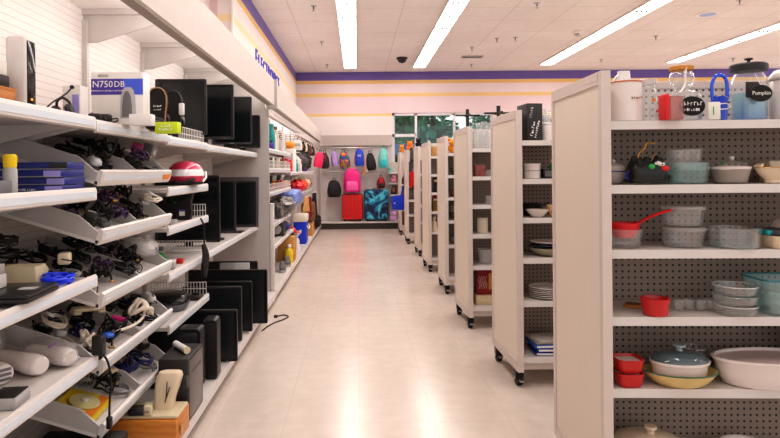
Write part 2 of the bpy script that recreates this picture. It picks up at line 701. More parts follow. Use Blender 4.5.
tree(6.4, 27.5, 5.0, 1.4, 13, 'pale teal tree outside, behind the bright right window pane', '6fb8a4')
t = thing('delivery_van', 'blue parked van outside, low behind the left window panes', 'van', (2.1, 19.0, -.05))
VB = M('van_blue', '2f6fae', .3, var=.05, coat=.3)
b = MB().at(RY(0)).prism([(-1.7, .35), (1.75, .35), (1.75, 1.1), (1.45, 1.25), (1.0, 2.35), (-1.7, 2.4)], -.85, .85)
b.build('van_body', VB, t)
MB().box(.3, 1.0, -.86, -.852, 1.35, 2.05).build('side_window', SCREEN_OUT, t)
MB().box(-1.5, .1, -.86, -.852, 1.35, 2.05).build('side_window', SCREEN_OUT, t)
for sx in (-1.05, 1.1):
    for sy in (-.86, .66):
        MB().cyl((sx, sy, .36), (sx, sy + .2, .36), .36, n=24).build('wheel', M('van_tire', '202022', .8, var=.1), t)
MB().box(-1.72, 1.78, -.87, .87, .3, .42).build('bumper', M('van_bumper', '3a3c40', .6, var=.1), t)

# ------------------------------------------------------------------ ceiling fixtures
HOUSE = M('fixture_white', 'e8e2dc', .4, var=.02)
DIFF = M('fixture_diffuser', 'ffffff', .4, var=0, emit='fff6f2', es=9.5)
SOCK = M('lamp_socket', '3a312c', .8, var=.05, spec=.1)
rows = [(-.15, 15.5, 'row above the aisle', 8), (1.62, 15.5, 'row above the shelf unit ends', 8), (4.82, 15.25, 'third row from the left wall', 8), (7.95, 15.1, 'row nearest the right edge', 6)]
ORD = ['first', 'second', 'third', 'fourth', 'fifth', 'sixth', 'seventh', 'eighth', 'ninth', 'tenth']


def mk_fixture():
    t = thing('fluorescent_fixture', 'x', 'ceiling light')
    b = MB()
    b.box(-.17, -.15, -.425, .425, -.035, 0).box(.15, .17, -.425, .425, -.035, 0).box(-.15, .15, -.425, -.41, -.035, 0).box(-.15, .15, .41, .425, -.035, 0)
    b.build('housing', HOUSE, t)
    MB().box(-.15, .15, -.41, .41, -.02, -.012).build('diffuser', DIFF, t)
    for k in (-.08, 0, .08):
        b = MB().cyl((k, -.4, -.034), (k, -.33, -.034), .017, n=8)
        b.cyl((k, -.33, -.034), (k, -.31, -.034), .011, n=8).build('lamp_socket', SOCK, t)
    return t


for xr, yend, where, n in rows:
    for k in range(n):
        t = inst('fixture', mk_fixture)
        t.location = (xr, yend - .434 - k * .868, CEIL)
        tag(t, f'ceiling light, {ORD[k]} from the back wall in the {where}', 'ceiling light', 'fluorescent lights in rows on the ceiling')
        y_end = yend - (k + 1) * .868
    # the rest of the row, behind the top edge of the picture, as plain lamps
    L = bpy.data.lights.new('row_lamp', 'AREA')
    L.shape = 'RECTANGLE'
    L.size = .3
    L.size_y = y_end - .8
    L.energy = 7.5 * PI * L.size * L.size_y
    L.color = (1, .975, .965)
    o = bpy.data.objects.new('row_lamp', L)
    o.location = (xr, (y_end + .8) / 2, CEIL - .02)
    C.objects.link(o)
for xr in (11.1, 14.2):
    L = bpy.data.lights.new('row_lamp', 'AREA')
    L.shape = 'RECTANGLE'
    L.size, L.size_y = .3, 14.5
    L.energy = 7.5 * PI * L.size * L.size_y
    L.color = (1, .975, .965)
    o = bpy.data.objects.new('row_lamp', L)
    o.location = (xr, 8.2, CEIL - .02)
    C.objects.link(o)


def ceil_at(u, v):
    Y = (CEIL - CAMZ) * F / (VV - v)
    return (X_(u, Y), Y, CEIL)


def mk_sprinkler():
    t = thing('sprinkler_head', 'x', 'sprinkler')
    MB().lathe([(.05, 0), (.05, -.008), (.03, -.014)], 16).build('escutcheon', LGRAY, t)
    b = MB().cyl((0, 0, -.012), (0, 0, -.05), .012, n=8)
    b.cyl((0, 0, -.05), (0, 0, -.08), .005, n=6)
    b.build('sprinkler_body', GRAYP, t)
    MB().lathe([(.0, -.078), (.03, -.08), (.03, -.086), (0, -.088)], 14).build('deflector', STEEL, t)
    return t


for u, v, w in ((315, 5.4, 'left of the aisle light row, nearest the top edge'), (323, 41, 'left of the aisle light row, halfway to the back wall'), (328, 64, 'left of the aisle light row, close to the back wall'),
                (498, 39.5, 'between second and third light rows, halfway back'), (473, 48, 'between second and third light rows, beside the ceiling vent'), (472.5, 65, 'between second and third light rows, close to the back wall'),
                (538.5, 4.6, 'between second and third light rows, nearest the top edge'), (516.5, 38.5, 'just left of the third light row'), (657, 38.5, 'between third and fourth light rows, halfway back'),
                (741, 3, 'beyond the third light row, nearest the top edge'), (602, 61.5, 'right of the third light row, close to the back wall'), (734, 61.5, 'right of the fourth light row, close to the back wall')):
    t = inst('sprinkler', mk_sprinkler)
    t.location = ceil_at(u, v)
    tag(t, 'small ceiling sprinkler head ' + w, 'sprinkler', 'sprinkler heads on the ceiling')
t = thing('dome_camera', 'black dome security camera on the ceiling between the two nearest light rows', 'security camera', ceil_at(403, 58))
MB().lathe([(.13, 0), (.13, -.03), (.115, -.045)], 24).build('mounting_ring', BLACK2, t)
MB().lathe([(.11, -.045), (.1, -.08), (.07, -.115), (.03, -.13), (0, -.133)], 24).build('dome', SCREEN, t)
t = thing('smoke_detector', 'white round smoke detector on the ceiling left of the third light row', 'smoke detector', ceil_at(579, 33))
MB().lathe([(.1, 0), (.1, -.03), (.07, -.05)], 24).build('detector_base', WHITE, t)
MB().lathe([(.06, -.05), (.055, -.09), (.02, -.1), (0, -.1)], 20).build('sensor_cap', LGRAY, t)
t = thing('ceiling_speaker', 'round bluish ceiling speaker right of the third light row', 'speaker', ceil_at(709, 17))
MB().lathe([(.2, 0), (.2, -.012), (.17, -.016)], 28).build('speaker_ring', WHITE, t)
MB().lathe([(.168, -.012), (.1, -.02), (0, -.022)], 28).build('speaker_grille', M('blue_grille', '9db4dd', .5, var=.04), t)
t = thing('ceiling_vent', 'small gray slotted ceiling vent right of the second light row', 'vent', ceil_at(473, 57.5))
b = MB().box(-.25, .25, -.12, -.1, -.02, 0).box(-.25, .25, .1, .12, -.02, 0).box(-.25, -.23, -.1, .1, -.02, 0).box(.23, .25, -.1, .1, -.02, 0)
b.build('vent_frame', LGRAY, t)
b = MB()
for k in range(6):
    b.box(-.23, .23, -.09 + k * .033, -.075 + k * .033, -.015, -.002)
b.build('vent_slats', GRAYP, t)

# ------------------------------------------------------------------ left wall shelving
XB, XF = -1.70, -1.17


def shelf_part(parent, y0, y1, z, xf=XF, rail=True, xb=XB):
    b = MB().box(xb, xf - .012, y0 + .004, y1 - .004, z - .022, z)
    b.prism([(xf - .014, z - .046), (xf, z - .04), (xf, z + .004), (xf - .006, z + .014), (xf - .014, z + .014)], y0 + .004, y1 - .004)
    for yy in (y0 + .03, y1 - .036):
        b.prism([(xb, z - .13), (xf - .1, z - .03), (xf - .1, z - .02), (xb, z - .02)], yy, yy + .006)
    s = b.build('shelf', SHELF, parent)
    if rail:
        MB().box(xf, xf + .003, y0 + .02, y1 - .02, z - .03, z - .004).build('price_rail', RAIL, s)
    return s


def tray_frame(zlip, y0, xf=-1.155, tilt=17):
    a = math.radians(tilt)
    c, s = math.cos(a), math.sin(a)
    return Matrix(((0, -c, s, xf), (1, 0, 0, y0), (0, s, c, zlip), (0, 0, 0, 1)))


def tray_part(parent, y0, y1, zlip, fr):
    """tilted bin shelf; local x along the aisle, y up the slope, z off the slope"""
    L = y1 - y0
    b = MB().at(fr)
    b.box(.005, L - .005, .0, .56, -.065, -.05)
    b.prism([(-.004, -.07), (.012, -.068), (.012, .0), (.004, .006), (-.01, .0), (-.012, -.05)], .005, L - .005, 'x')
    s = b.build('tray', SHELF, parent)
    for k, xx in enumerate((.006, L * .52, L - .018)):
        hh = 0.0 if k in (0, 2) else -.004
        MB().at(fr).prism([(.013, -.0501), (.56, -.0501), (.56, .045), (.12, .035 + hh), (.013, hh - .012)], xx, xx + .012, 'x').build('divider', TRAYGRAY, s)
    MB().at(fr).box(.03, L - .03, -.0125, -.0105, -.042, -.012).build('price_rail', RAIL, s)
    return s


def bay(y0, y1, label, shelves=(), trays=(), end=False, top=True):
    t = thing('shelving_bay', label, 'shelving')
    MB().box(XB - .02, XB, y0, y1, .05, 2.565).build('back_panel', G['slat_back'], t)
    MB().box(XB, XB + .03, y0 + .002, y0 + .036, .1, 2.5).build('upright', BRACKET, t)
    for z in shelves:
        shelf_part(t, y0, y1, z, XF if z < 1.7 or y0 > 4 else XF)
    for z in trays:
        tray_part(t, y0, y1, z, tray_frame(z, y0))
    b = MB().box(XB, -.98, y0, y1, .105, .13)
    b.prism([(-.98, .06), (-.962, .065), (-.962, .128), (-.98, .13)], y0, y1)
    b.build('base_deck', SHELF, t)
    MB().box(-1.03, -1.0, y0, y1, 0, .105).build('kick_plate', KICK, t)
    MB().box(XB - .02, -.998, y0, y1, 2.565, 2.58).build('canopy_panel', CANOPY, t)
    b = MB().box(XB, -1.05, y0 + .002, y0 + .062, 2.53, 2.564)
    b.prism([(XB, 2.36), (XB + .08, 2.36), (-1.12, 2.51), (-1.05, 2.53), (XB, 2.53)], y0 + .026, y0 + .038)
    b.build('canopy_bracket', BRACKET, t)
    return t


YA, YB, YC, YD, YE, YEND = 1.66, 2.70, 3.72, 4.72, 5.9, 7.06
bay(YA, YB, 'near shelving bay on the left wall with blue cases and a laptop on flat shelves', (1.785, 1.468, 1.078, .72))
bay(YB, YC, 'left wall shelving bay with five tilted bin trays full of cords', (1.775,), (1.555, 1.288, 1.0, .70, .41))
bay(YC, YD, 'left wall shelving bay holding the pink helmet and the dark scanner', (1.76, 1.44, 1.195, .905, .58))
bay(YD, YE, 'left wall shelving bay with the first large monitors on two shelves', (1.75, .905))
bay(YE, YEND, 'last electronics shelving bay beside the gray end panel', (1.75, .905))
# end panel between the two sections
t = thing('gondola_end_panel', 'tall gray end panel closing the electronics shelving', 'end panel')
MB().box(XB - .02, -1.078, YEND + .002, YEND + .03, 0, 2.564).build('side_sheet', COLUMN, t)
MB().box(-1.078, -1.036, YEND + .002, YEND + .04, 0, 2.275).build('front_post', COLUMN, t)
t = thing('bumper_post', 'white half-height corner guard in front of the gray end panel', 'corner guard')
MB().rbox(-1.008, YEND + .03, .0, .05, .05, 1.15, .008).build('guard_body', SHELF, t)
MB().rbox(-1.008, YEND + .03, 1.151, .054, .054, .016, .006).build('guard_cap', WHITE, t)

# header fascia
t = thing('canopy_header', 'long beige header board above the electronics shelving', 'header board')
MB().box(-.995, -.965, YA, 7.058, 2.32, 2.62).build('fascia', FASCIA, t)
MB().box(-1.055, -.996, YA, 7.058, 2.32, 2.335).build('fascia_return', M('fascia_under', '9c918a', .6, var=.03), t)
t = thing('canopy_header', 'far beige header board above the housewares and bags shelving', 'header board')
MB().box(-.975, -.945, 7.13, 15.9, 2.30, 2.585).build('fascia', FASCIA, t)
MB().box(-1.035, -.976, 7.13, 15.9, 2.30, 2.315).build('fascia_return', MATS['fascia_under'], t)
MB().box(-1.07, -.94, 7.094, 7.125, 2.28, 2.63).build('end_cap', COLUMN, t)
# sign letters on the left wall above the header
t = thing('letter_sign', 'blue ELECTRONICS letters on the left wall, showing above the header board', 'sign', (-1.624, 0, 3.245))
yy = 9.65
for i, ch in enumerate('ELECTRONICS'):
    sz = .385 if i == 0 else .335
    wd = {'E': .25, 'L': .24, 'C': .285, 'T': .265, 'R': .28, 'O': .305, 'N': .29, 'I': .15, 'S': .26}[ch] * (1.1 if i == 0 else 1.0)
    o = text(ch, sz, SIGNBLUE, t, T(0, yy + wd / 2, sz * .36) @ FACE_AISLE, 'letter', .012, 'CENTER', 1.12)
    yy += wd + .012
# unseen area lamps added behind the headers to brighten canopy and back panels
for y0, y1, e in ((YA, 7.0, 13), (7.2, 15.7, 24)):
    L = bpy.data.lights.new('canopy_fill_lamp', 'AREA')
    L.shape = 'RECTANGLE'
    L.size, L.size_y = .05, y1 - y0
    L.energy = e
    L.color = (1, .97, .95)
    o = bpy.data.objects.new('canopy_fill_lamp', L)
    o.location = (-1.03, (y0 + y1) / 2, 2.47)
    o.rotation_euler = (0, math.radians(122), 0)
    C.objects.link(o)

# ------------------------------------------------------------------ small electronics
def mk_coil(seed, col, r=.06, turns=3, cr=.005):
    def f():
        rr = random.Random(seed)
        t = thing('coiled_cable', 'x', 'cable')
        pts = []
        n = turns * 9
        for i in range(n):
            a = 2 * PI * i / 9
            q = r * (1 + rr.uniform(-.18, .1))
            pts.append((q * math.cos(a) * 1.1, q * math.sin(a) * .85, .006 + .022 * i / n + rr.uniform(0, .012)))
        pts.append((r * .2, r * .3, .045))
        MB().tube(pts, cr, 6, sub=3).build('cord', CABLE[col], t)
        b = MB().at(T(r * .2, r * .3, .045) @ RX(.5))
        b.rbox(0, 0, -.008, .02, .034, .016, .004)
        b.cyl((-.005, .016, 0), (-.005, .03, 0), .0022, n=6).cyl((.005, .016, 0), (.005, .03, 0), .0022, n=6)
        b.build('plug', BLACK if col != 'white' else WHITE, t)
        MB().tube([(r * 1.0, -.012, .0), (r * 1.25, -.008, .022), (r * 1.0, 0, .045), (r * .68, .004, .022)], .0025, 5, closed=True, sub=3).build('cable_tie', BLACKM, t)
        return t
    return f


def mk_tangle(seed, col, r=.075, h=.10, cr=.0052):
    def f():
        rr = random.Random(seed)
        t = thing('tangled_cable', 'x', 'cable')
        pts = []
        for i in range(22):
            a = i * 1.15 + rr.uniform(-.3, .3)
            q = r * rr.uniform(.35, 1.0)
            pts.append((q * math.cos(a), q * math.sin(a) * .8, .006 + abs(math.sin(i * 1.7 + seed)) * h * rr.uniform(.3, 1)))
        MB().tube(pts, cr, 6, sub=4).build('cord', CABLE[col], t)
        p, p2 = Vector(pts[-1]), Vector(pts[0])
        MB().at(T(*p)).rbox(0, 0, -.009, .022, .036, .018, .004).build('plug', BLACK2, t)
        MB().at(T(*p2)).rbox(0, 0, -.006, .014, .03, .012, .003).build('connector', LGRAY if seed % 2 else MATS['gold_wire'], t)
        return t
    return f


def mk_adapter(seed, mat):
    def f():
        t = thing('power_adapter', 'x', 'power adapter')
        w, d, h = ((.055, .075, .04), (.05, .06, .05), (.05, .11, .032))[seed % 3]
        MB().rbox(0, 0, 0, w, d, h, .008).build('adapter_case', mat, t)
        b = MB().box(-.011, -.007, d / 2, d / 2 + .017, h * .4, h * .6).box(.007, .011, d / 2, d / 2 + .017, h * .4, h * .6)
        b.build('prong', STEEL, t)
        MB().box(-w * .35, w * .35, -d * .35, d * .2, h, h + .0008).build('rating_label', LGRAY, t)
        MB().tube([(0, -d / 2, h / 2), (.0, -d / 2 - .03, h * .6), (.035, -d / 2 - .02, .02), (.05, -.01, .012), (.045, .04, .008), (.0, .06, h + .008), (-.04, .01, .01)], .003, 5, sub=4).build('cord', CABLE['black'], t)
        return t
    return f


def mk_phone(mat, key):
    def f():
        t = thing('telephone_handset', 'x', 'telephone')
        MB().rloft([(.04, .15, 0, .014), (.05, .165, .006, .018), (.05, .165, .02, .018), (.044, .155, .028, .014)], 4).build('handset_body', mat, t)
        MB().rbox(0, .045, .027, .034, .036, .003, .002).build('display', SCREEN, t)
        b = MB()
        for i in range(3):
            for j in range(4):
                b.rbox(-.012 + .012 * i, -.055 + j * .016, .027, .008, .009, .004, .002, 2)
        b.build('keypad', key, t)
        b = MB().cyl((.016, .08, .014), (.016, .115, .014), .006, .004, 8)
        b.build('antenna', mat, t)
        return t
    return f


def mk_remote(mat):
    def f():
        t = thing('remote_control', 'x', 'remote control')
        MB().rbox(0, 0, 0, .045, .17, .018, .007).build('remote_body', mat, t)
        b = MB()
        for i in range(3):
            for j in range(6):
                b.rbox(-.013 + .013 * i, -.06 + j * .022, .0175, .008, .01, .0025, .001, 2)
        b.build('keypad', GRAYP, t)
        return t
    return f


def mk_mouse(mat):
    def f():
        t = thing('computer_mouse', 'x', 'mouse')
        MB().rloft([(.055, .1, 0, .026), (.06, .105, .008, .028), (.056, .095, .024, .027), (.034, .06, .036, .016)], 5).build('mouse_shell', mat, t)
        MB().cyl((-.004, .03, .033), (.004, .03, .033), .011, n=12).build('scroll_wheel', GRAYP, t)
        MB().tube([(0, .05, .01), (.0, .08, .01), (.05, .07, .006), (.06, .0, .006), (.05, -.05, .006), (0, -.07, .006)], .0025, 5, sub=4).build('cord', CABLE['black'], t)
        return t
    return f


KINDS = {  # key: (maker, radius, height, description)
    'c_black': (mk_coil(1, 'black'), .078, .05, 'coiled black cable'),
    'c_black2': (mk_coil(2, 'black', .07, 4), .088, .05, 'thick coil of black cable'),
    'c_gray': (mk_coil(3, 'gray', .055), .07, .05, 'coiled gray cable'),
    'c_white': (mk_coil(4, 'white', .06, 3, .006), .078, .05, 'coiled off-white cord'),
    'c_navy': (mk_coil(5, 'navy', .055), .07, .05, 'coiled navy video cable'),
    't_black': (mk_tangle(6, 'black'), .08, .09, 'tangle of black cord'),
    't_black2': (mk_tangle(7, 'black', .085, .12), .09, .1, 'tall looping black cord'),
    't_purple': (mk_tangle(8, 'purple', .07, .07), .075, .06, 'dark purple tangled cord'),
    't_gray': (mk_tangle(9, 'gray', .07, .07), .075, .06, 'gray tangled cord'),
    't_white': (mk_tangle(10, 'white', .07, .07, .006), .075, .06, 'off-white tangled cord'),
    't_navy': (mk_tangle(12, 'navy', .065, .06), .07, .06, 'navy tangled cord'),
    'a_1': (mk_adapter(0, BLACK), .065, .045, 'black power adapter'),
    'a_2': (mk_adapter(1, BLACK2), .065, .055, 'cube-shaped black power adapter'),
    'a_3': (mk_adapter(2, BLACK), .075, .035, 'long black power brick'),
    'a_4': (mk_adapter(1, CREAMP), .065, .055, 'cream power adapter'),
    'p_1': (mk_phone(BLACK, LGRAY), .09, .03, 'black cordless handset'),
    'p_2': (mk_phone(LGRAY, BLACK2), .09, .03, 'light gray cordless handset'),
    'p_3': (mk_phone(GRAYP, LGRAY), .09, .03, 'dark gray cordless handset'),
    'r_1': (mk_remote(BLACK2), .085, .02, 'black remote control'),
    'r_2': (mk_remote(LGRAY), .085, .02, 'silver remote control'),
    'm_1': (mk_mouse(BLACK2), .075, .04, 'black computer mouse'),
    'm_2': (mk_mouse(LGRAY), .075, .04, 'pale gray computer mouse'),
}


FILLS, OCC = [], []


def fill(*a):
    FILLS.append(a)


def tri_of(root, mat=None):
    vs, ps = [], []

    def walk(o, m):
        if o.type == 'MESH':
            b = len(vs)
            vs.extend(m @ v.co for v in o.data.vertices)
            ps.extend(tuple(b + i for i in p.vertices) for p in o.data.polygons)
        for ch in o.children:
            walk(ch, m @ ch.matrix_basis)
    walk(root, root.matrix_basis.copy() if mat is None else mat)
    return vs, ps


def occupy(vs, ps):
    lo = Vector([min(v[i] for v in vs) for i in range(3)])
    hi = Vector([max(v[i] for v in vs) for i in range(3)])
    return lo, hi, BVHTree.FromPolygons(vs, ps)


def hits_any(e):
    for lo, hi, t in OCC:
        if all(e[0][i] < hi[i] and e[1][i] > lo[i] for i in range(3)) and t.overlap(e[2]):
            return True
    return False


def run_fill(fr, x0, x1, y0, y1, z0, items, where, zmax, seed):
    """settle items one after another onto the shelf or onto what already lies there, touching nothing else"""
    rr = random.Random(seed)
    placed = []
    for key in items:
        mk, r, h, desc = KINDS[key]
        cand = []
        for _ in range(70):
            x, y = rr.uniform(x0 + r * .85, max(x0 + r * .86, x1 - r * .85)), rr.uniform(y0 + r * .85, max(y0 + r * .86, y1 - r * .85))
            z = z0
            for px_, py_, pr, pt in placed:
                if math.hypot(px_ - x, py_ - y) < (r + pr) * .9:
                    z = max(z, pt)
            if z + h < zmax + z0:
                cand.append((z + rr.uniform(0, .03), x, y, z, rr.uniform(0, 6.28)))
        cand.sort()
        o = inst(key, mk)
        loc = tri_of(o, Matrix.Identity(4))
        done = False
        for _, x, y, z, a in cand[:40]:
            for lift in (.004, .022):
                m = fr @ T(x, y, z + lift) @ RZ(a)
                e = occupy([m @ v for v in loc[0]], loc[1])
                if not hits_any(e):
                    done = True
                    break
            if done:
                break
        if not done:
            drop(o, key)
            continue
        o.matrix_world = m
        placed.append((x, y, r, z + h))
        OCC.append(e)
        tag(o, f'{desc} {where}', None, f'{KIND_GROUP[key[0]]} {where}')


def drop(o, key):
    if POOL.get(key) is o:
        o.location = (0, 0, -50)
        SPARE.add(key)
        return
    for ch in list(o.children):
        for g in list(ch.children):
            bpy.data.objects.remove(g)
        bpy.data.objects.remove(ch)
    bpy.data.objects.remove(o)


KIND_GROUP = {'c': 'coiled cables', 't': 'tangled cords', 'a': 'power adapters', 'p': 'handsets', 'r': 'remotes', 'm': 'mice'}


def flat_frame(z, y0, xf=XF):
    return tray_frame(z, y0, xf, 0)


F2, F3, F4, F5, F6 = [tray_frame(z, YB) for z in (1.555, 1.288, 1.0, .70, .41)]
D0 = -.0495
seg = [(.025, .36), (.385, .685), (.71, .995)]
L_ = 1.02


def seg_fill(fr, lists, where, zmax, seed):
    h = (len(lists[1]) + 1) // 2
    halves = (lists[0] + lists[1][:h] + lists[0][:2], lists[1][h:] + lists[2] + lists[2][:3])
    for (a, b_), items, nm in zip(((.022, L_ * .52 - .002), (L_ * .52 + .014, L_ - .02)), halves, ('near half', 'far half')):
        fill(fr, a, b_, .02, .50, D0, items, f'in the {nm} of the {where}', zmax, seed)
        seed += 1


seg_fill(F2, [['r_2', 'm_2', 'a_1', 'c_black', 'p_3'], ['c_black', 't_black', 't_black2', 'c_black2', 'p_1', 't_black2', 'a_1'], ['t_purple', 'c_black', 't_black2', 'a_2', 't_purple', 't_black', 't_black2']], 'topmost tilted tray', .17, 21)
seg_fill(F3, [['t_purple', 'p_1', 'a_1', 't_black', 'p_3', 'a_4', 't_black', 'c_black', 't_purple', 'a_2'], ['p_3', 't_black', 'r_1', 'c_black', 'p_1', 'a_3', 't_black'], ['p_2', 't_black', 'c_white', 'p_1', 'r_2', 'a_2', 't_black']], 'second tilted tray', .16, 31)
seg_fill(F4, [['c_black', 't_black', 'a_4', 'c_gray', 'a_1', 'c_black2', 't_black', 'c_gray', 'a_3'], ['c_black2', 'c_black2', 't_purple', 'a_1', 't_black', 'a_2', 'c_black', 't_black'], ['c_gray', 't_black', 'a_1', 'a_2', 't_gray', 't_black2']], 'third tilted tray', .16, 41)
seg_fill(F5, [['c_black', 'c_white', 't_navy', 't_black', 'a_1', 'c_white', 't_black2', 'c_navy'], ['t_navy', 'p_2', 'c_black', 't_white', 'a_2', 't_black2', 'c_black2'], ['c_black', 't_black', 'm_2', 'c_white', 't_black2', 'a_3', 'c_black']], 'fourth tilted tray', .15, 51)
seg_fill(F6, [['c_gray', 't_gray', 'a_1'], ['t_navy', 'c_navy', 't_black', 'c_navy', 'a_4', 't_navy', 'c_gray', 't_gray', 'c_navy'], ['c_gray', 't_navy', 'a_4', 'c_navy', 'm_2', 't_gray', 'c_black', 't_navy', 'c_navy', 'a_1', 't_black', 'c_gray']], 'lowest tilted tray', .15, 61)

# special pieces in the trays
def solo(b, name, mat, label, cat, group=None, m=None):
    o = b.build(name, mat)
    tag(o, label, cat, group)
    if m is not None:
        o.matrix_world = m
    return o


def cart(name, label, cat, loc, w, d, h, mat, rz=0., panel=None, panel_mat=None, letters=(), lid=None, group=None, m=None, bev=.003):
    """a carton or case: body, printed panel, lettering; front toward -Y"""
    t = thing(name, label, cat, loc, rz, group)
    if m is not None:
        t.matrix_world = m
    MB().rbox(0, 0, 0, w, d, h, bev).build('carton_body', mat, t)
    if panel:
        x0, x1, z0, z1 = panel
        MB().box(x0 * w, x1 * w, -d / 2 - .0012, -d / 2 - .0002, z0 * h, z1 * h).build('printed_panel', panel_mat, t)
    for s_, sz, x, z, mt in letters:
        scribble(s_, sz, mt, t, T(x * w, -d / 2 - .002, z * h) @ FACE_CAM)
    if lid:
        MB().rbox(0, 0, h - lid[0], w + .004, d + .004, lid[0] + .002, .002).build('lid', lid[1], t)
    return t


# magenta and gray boxes at the far end of the topmost tray
cart('cardboard_box', 'small magenta card box in the topmost tilted tray', 'box', (0, 0, 0), .09, .06, .05, MAGENTA, m=F2 @ T(.80, .16, .07) @ RZ(.3))
t = cart('speaker_box', 'small gray speaker box at the far end of the topmost tilted tray', 'speaker', (0, 0, 0), .07, .06, .1, GRAYP, m=F2 @ T(.93, .13, .03) @ RZ(-.1))
MB().at(T(0, -.031, .055) @ RX(PI / 2)).lathe([(.02, 0), (.018, .004), (0, .002)], 14).build('speaker_cone', LGRAY, t)
t = thing('price_sticker', 'orange sticker on the front lip of the topmost tilted tray', 'sticker')
t.matrix_world = F2
o = solo(MB().box(.86, .985, -.0145, -.0128, -.048, -.018), 'price_tag', ORANGE, 'orange price tag on the front lip of the topmost tilted tray', 'price tag', m=F2)
bpy.data.objects.remove(t)
# white bags
def bag(label, loc, rad, seed, group=None, inner=None, tagmat=None, m=None, mat='thin_plastic'):
    t = thing('plastic_bag', label, 'plastic bag', loc, 0, group)
    if m is not None:
        t.matrix_world = m
    o_ = MB().sell((0, 0, 0), rad, .7, .75, 30, 18, .14, 9., seed).build('bag_film', G[mat], t)
    o_.data.transform(T(0, 0, .002 - min(v.co.z for v in o_.data.vertices)))
    b = MB().tube([(rad[0] * .6, 0, rad[2] * 1.1), (rad[0] * .95, .01, rad[2] * 1.2), (rad[0] * 1.2, -.02, rad[2] * .9)], lambda q: .022 - .012 * q, 7, sub=3, flat=.6)
    b.build('bag_neck', G[mat], t)
    if inner:
        MB().sell((0, 0, rad[2] * .95), tuple(q * .74 for q in rad), .55, .7).build('bagged_item', inner, t)
    if tagmat:
        MB().box(-.012, .012, -rad[1] * .98, -rad[1] * .96, rad[2] * .5, rad[2] * 1.4).build('price_tag', tagmat, t)
    return t


bag('clear bag of white parts with a purple tag in the third tilted tray', (0, 0, 0), (.085, .1, .05), 3., None, WHITE, PURPLE, m=F4 @ T(.86, .16, .012))
# thick knotted white cord hanging over the lip of the fourth tray
o = thing('knotted_cord', 'thick knotted off-white cord hanging over the fourth tilted tray lip', 'cord')
o.matrix_world = F5 @ T(.60, .06, .055)
rr = random.Random(5)
pts = []
for i in range(26):
    a = i * .95
    q = .058 + .022 * math.sin(i * 1.3)
    pts.append((q * math.cos(a) + .012 * math.sin(i * .7), q * math.sin(a) * .8, .03 + .03 * math.sin(i * 1.9)))
MB().tube(pts, .0085, 8, sub=5).build('cord', CABLE['white'], o)
MB().tube([pts[0], (-.05, -.03, .0), (-.16, -.02, -.02), (-.26, .02, -.035)], .0075, 8, sub=5).build('cord_tail', CABLE['white'], o)
o = solo(MB().rbox(0, 0, 0, .03, .07, .02, .006), 'usb_adapter', M('magenta_plastic', 'd11a78', .4, var=.04), 'bright magenta plug adapter in the fourth tilted tray', 'adapter', m=F5 @ T(.47, .13, .03) @ RZ(.3))
t = thing('video_connector', 'blue video cable connector in the fourth tilted tray', 'connector')
t.matrix_world = F5 @ T(.20, .07, .035) @ RZ(1.2)
MB().rbox(0, 0, 0, .035, .05, .018, .004).build('connector_hood', M('vga_blue', '1f5fc4', .4, var=.05), t)
MB().box(-.012, .012, .025, .034, .004, .014).build('connector_shell', STEEL, t)
t = thing('telephone_handset', 'beige telephone handset lying in the fourth tilted tray', 'telephone')
t.matrix_world = F5 @ T(.40, .27, .06) @ RZ(1.1)
b = MB().rbox(0, 0, .0, .045, .19, .022, .01)
b.build('handset_grip', CREAMP, t)
MB().rbox(0, .075, -.014, .05, .05, .02, .009).build('earpiece', CREAMP, t)
MB().rbox(0, -.075, -.014, .05, .05, .02, .009).build('mouthpiece', CREAMP, t)
# tan coil lying on the end of the fourth/lowest tray
t = thing('coiled_cable', 'tan flat coil of cord at the far end of the lowest tilted tray', 'cable')
t.matrix_world = F6 @ T(.855, .33, -.042) @ RZ(.2)
pts = [(.085 * math.cos(2 * PI * i / 10) * 1.15, .085 * math.sin(2 * PI * i / 10) * .8, .006 + .05 * i / 50 + .004 * math.sin(i)) for i in range(51)]
MB().tube(pts, .006, 7, sub=4).build('cord', CABLE['tan'], t)
MB().tube([(.09, -.01, 0), (.12, 0, .03), (.09, 0, .065), (.07, 0, .03)], .004, 6, closed=True).build('cable_tie', CABLE['white'], t)
# yellow envelope with a disc
t = thing('yellow_envelope', 'yellow padded envelope at the near end of the lowest tilted tray', 'envelope')
t.matrix_world = F6 @ T(.18, .18, -.046) @ RZ(.05)
MB().rloft([(.26, .2, 0, .01), (.28, .22, .012, .012), (.26, .2, .024, .01)]).build('envelope_body', YELLOW, t)
MB().box(-.13, .13, -.09, -.05, .0242, .026).build('orange_flap', ORANGE, t)
t = thing('disc_spool', 'pale disc case lying on the yellow envelope', 'disc case')
t.matrix_world = F6 @ T(.19, .17, -.018)
MB().lathe([(0, 0), (.07, 0), (.072, .004), (.07, .01), (.02, .011), (.018, .004), (0, .004)], 30).build('disc', M('pale_disc', 'd8cf9a', .3, var=.04), t)
MB().lathe([(.016, .005), (.016, .018), (.01, .02), (0, .02)], 16).build('hub', WHITE, t)
t = thing('clear_tray', 'gray clear-topped case in the lowest tilted tray', 'case')
t.matrix_world = F6 @ T(.16, .39, -.047)
MB().rbox(0, 0, 0, .2, .13, .035, .012).build('case_base', LGRAY, t)
MB().rbox(0, 0, .035, .19, .12, .02, .01).build('case_lid', GRAYP, t)

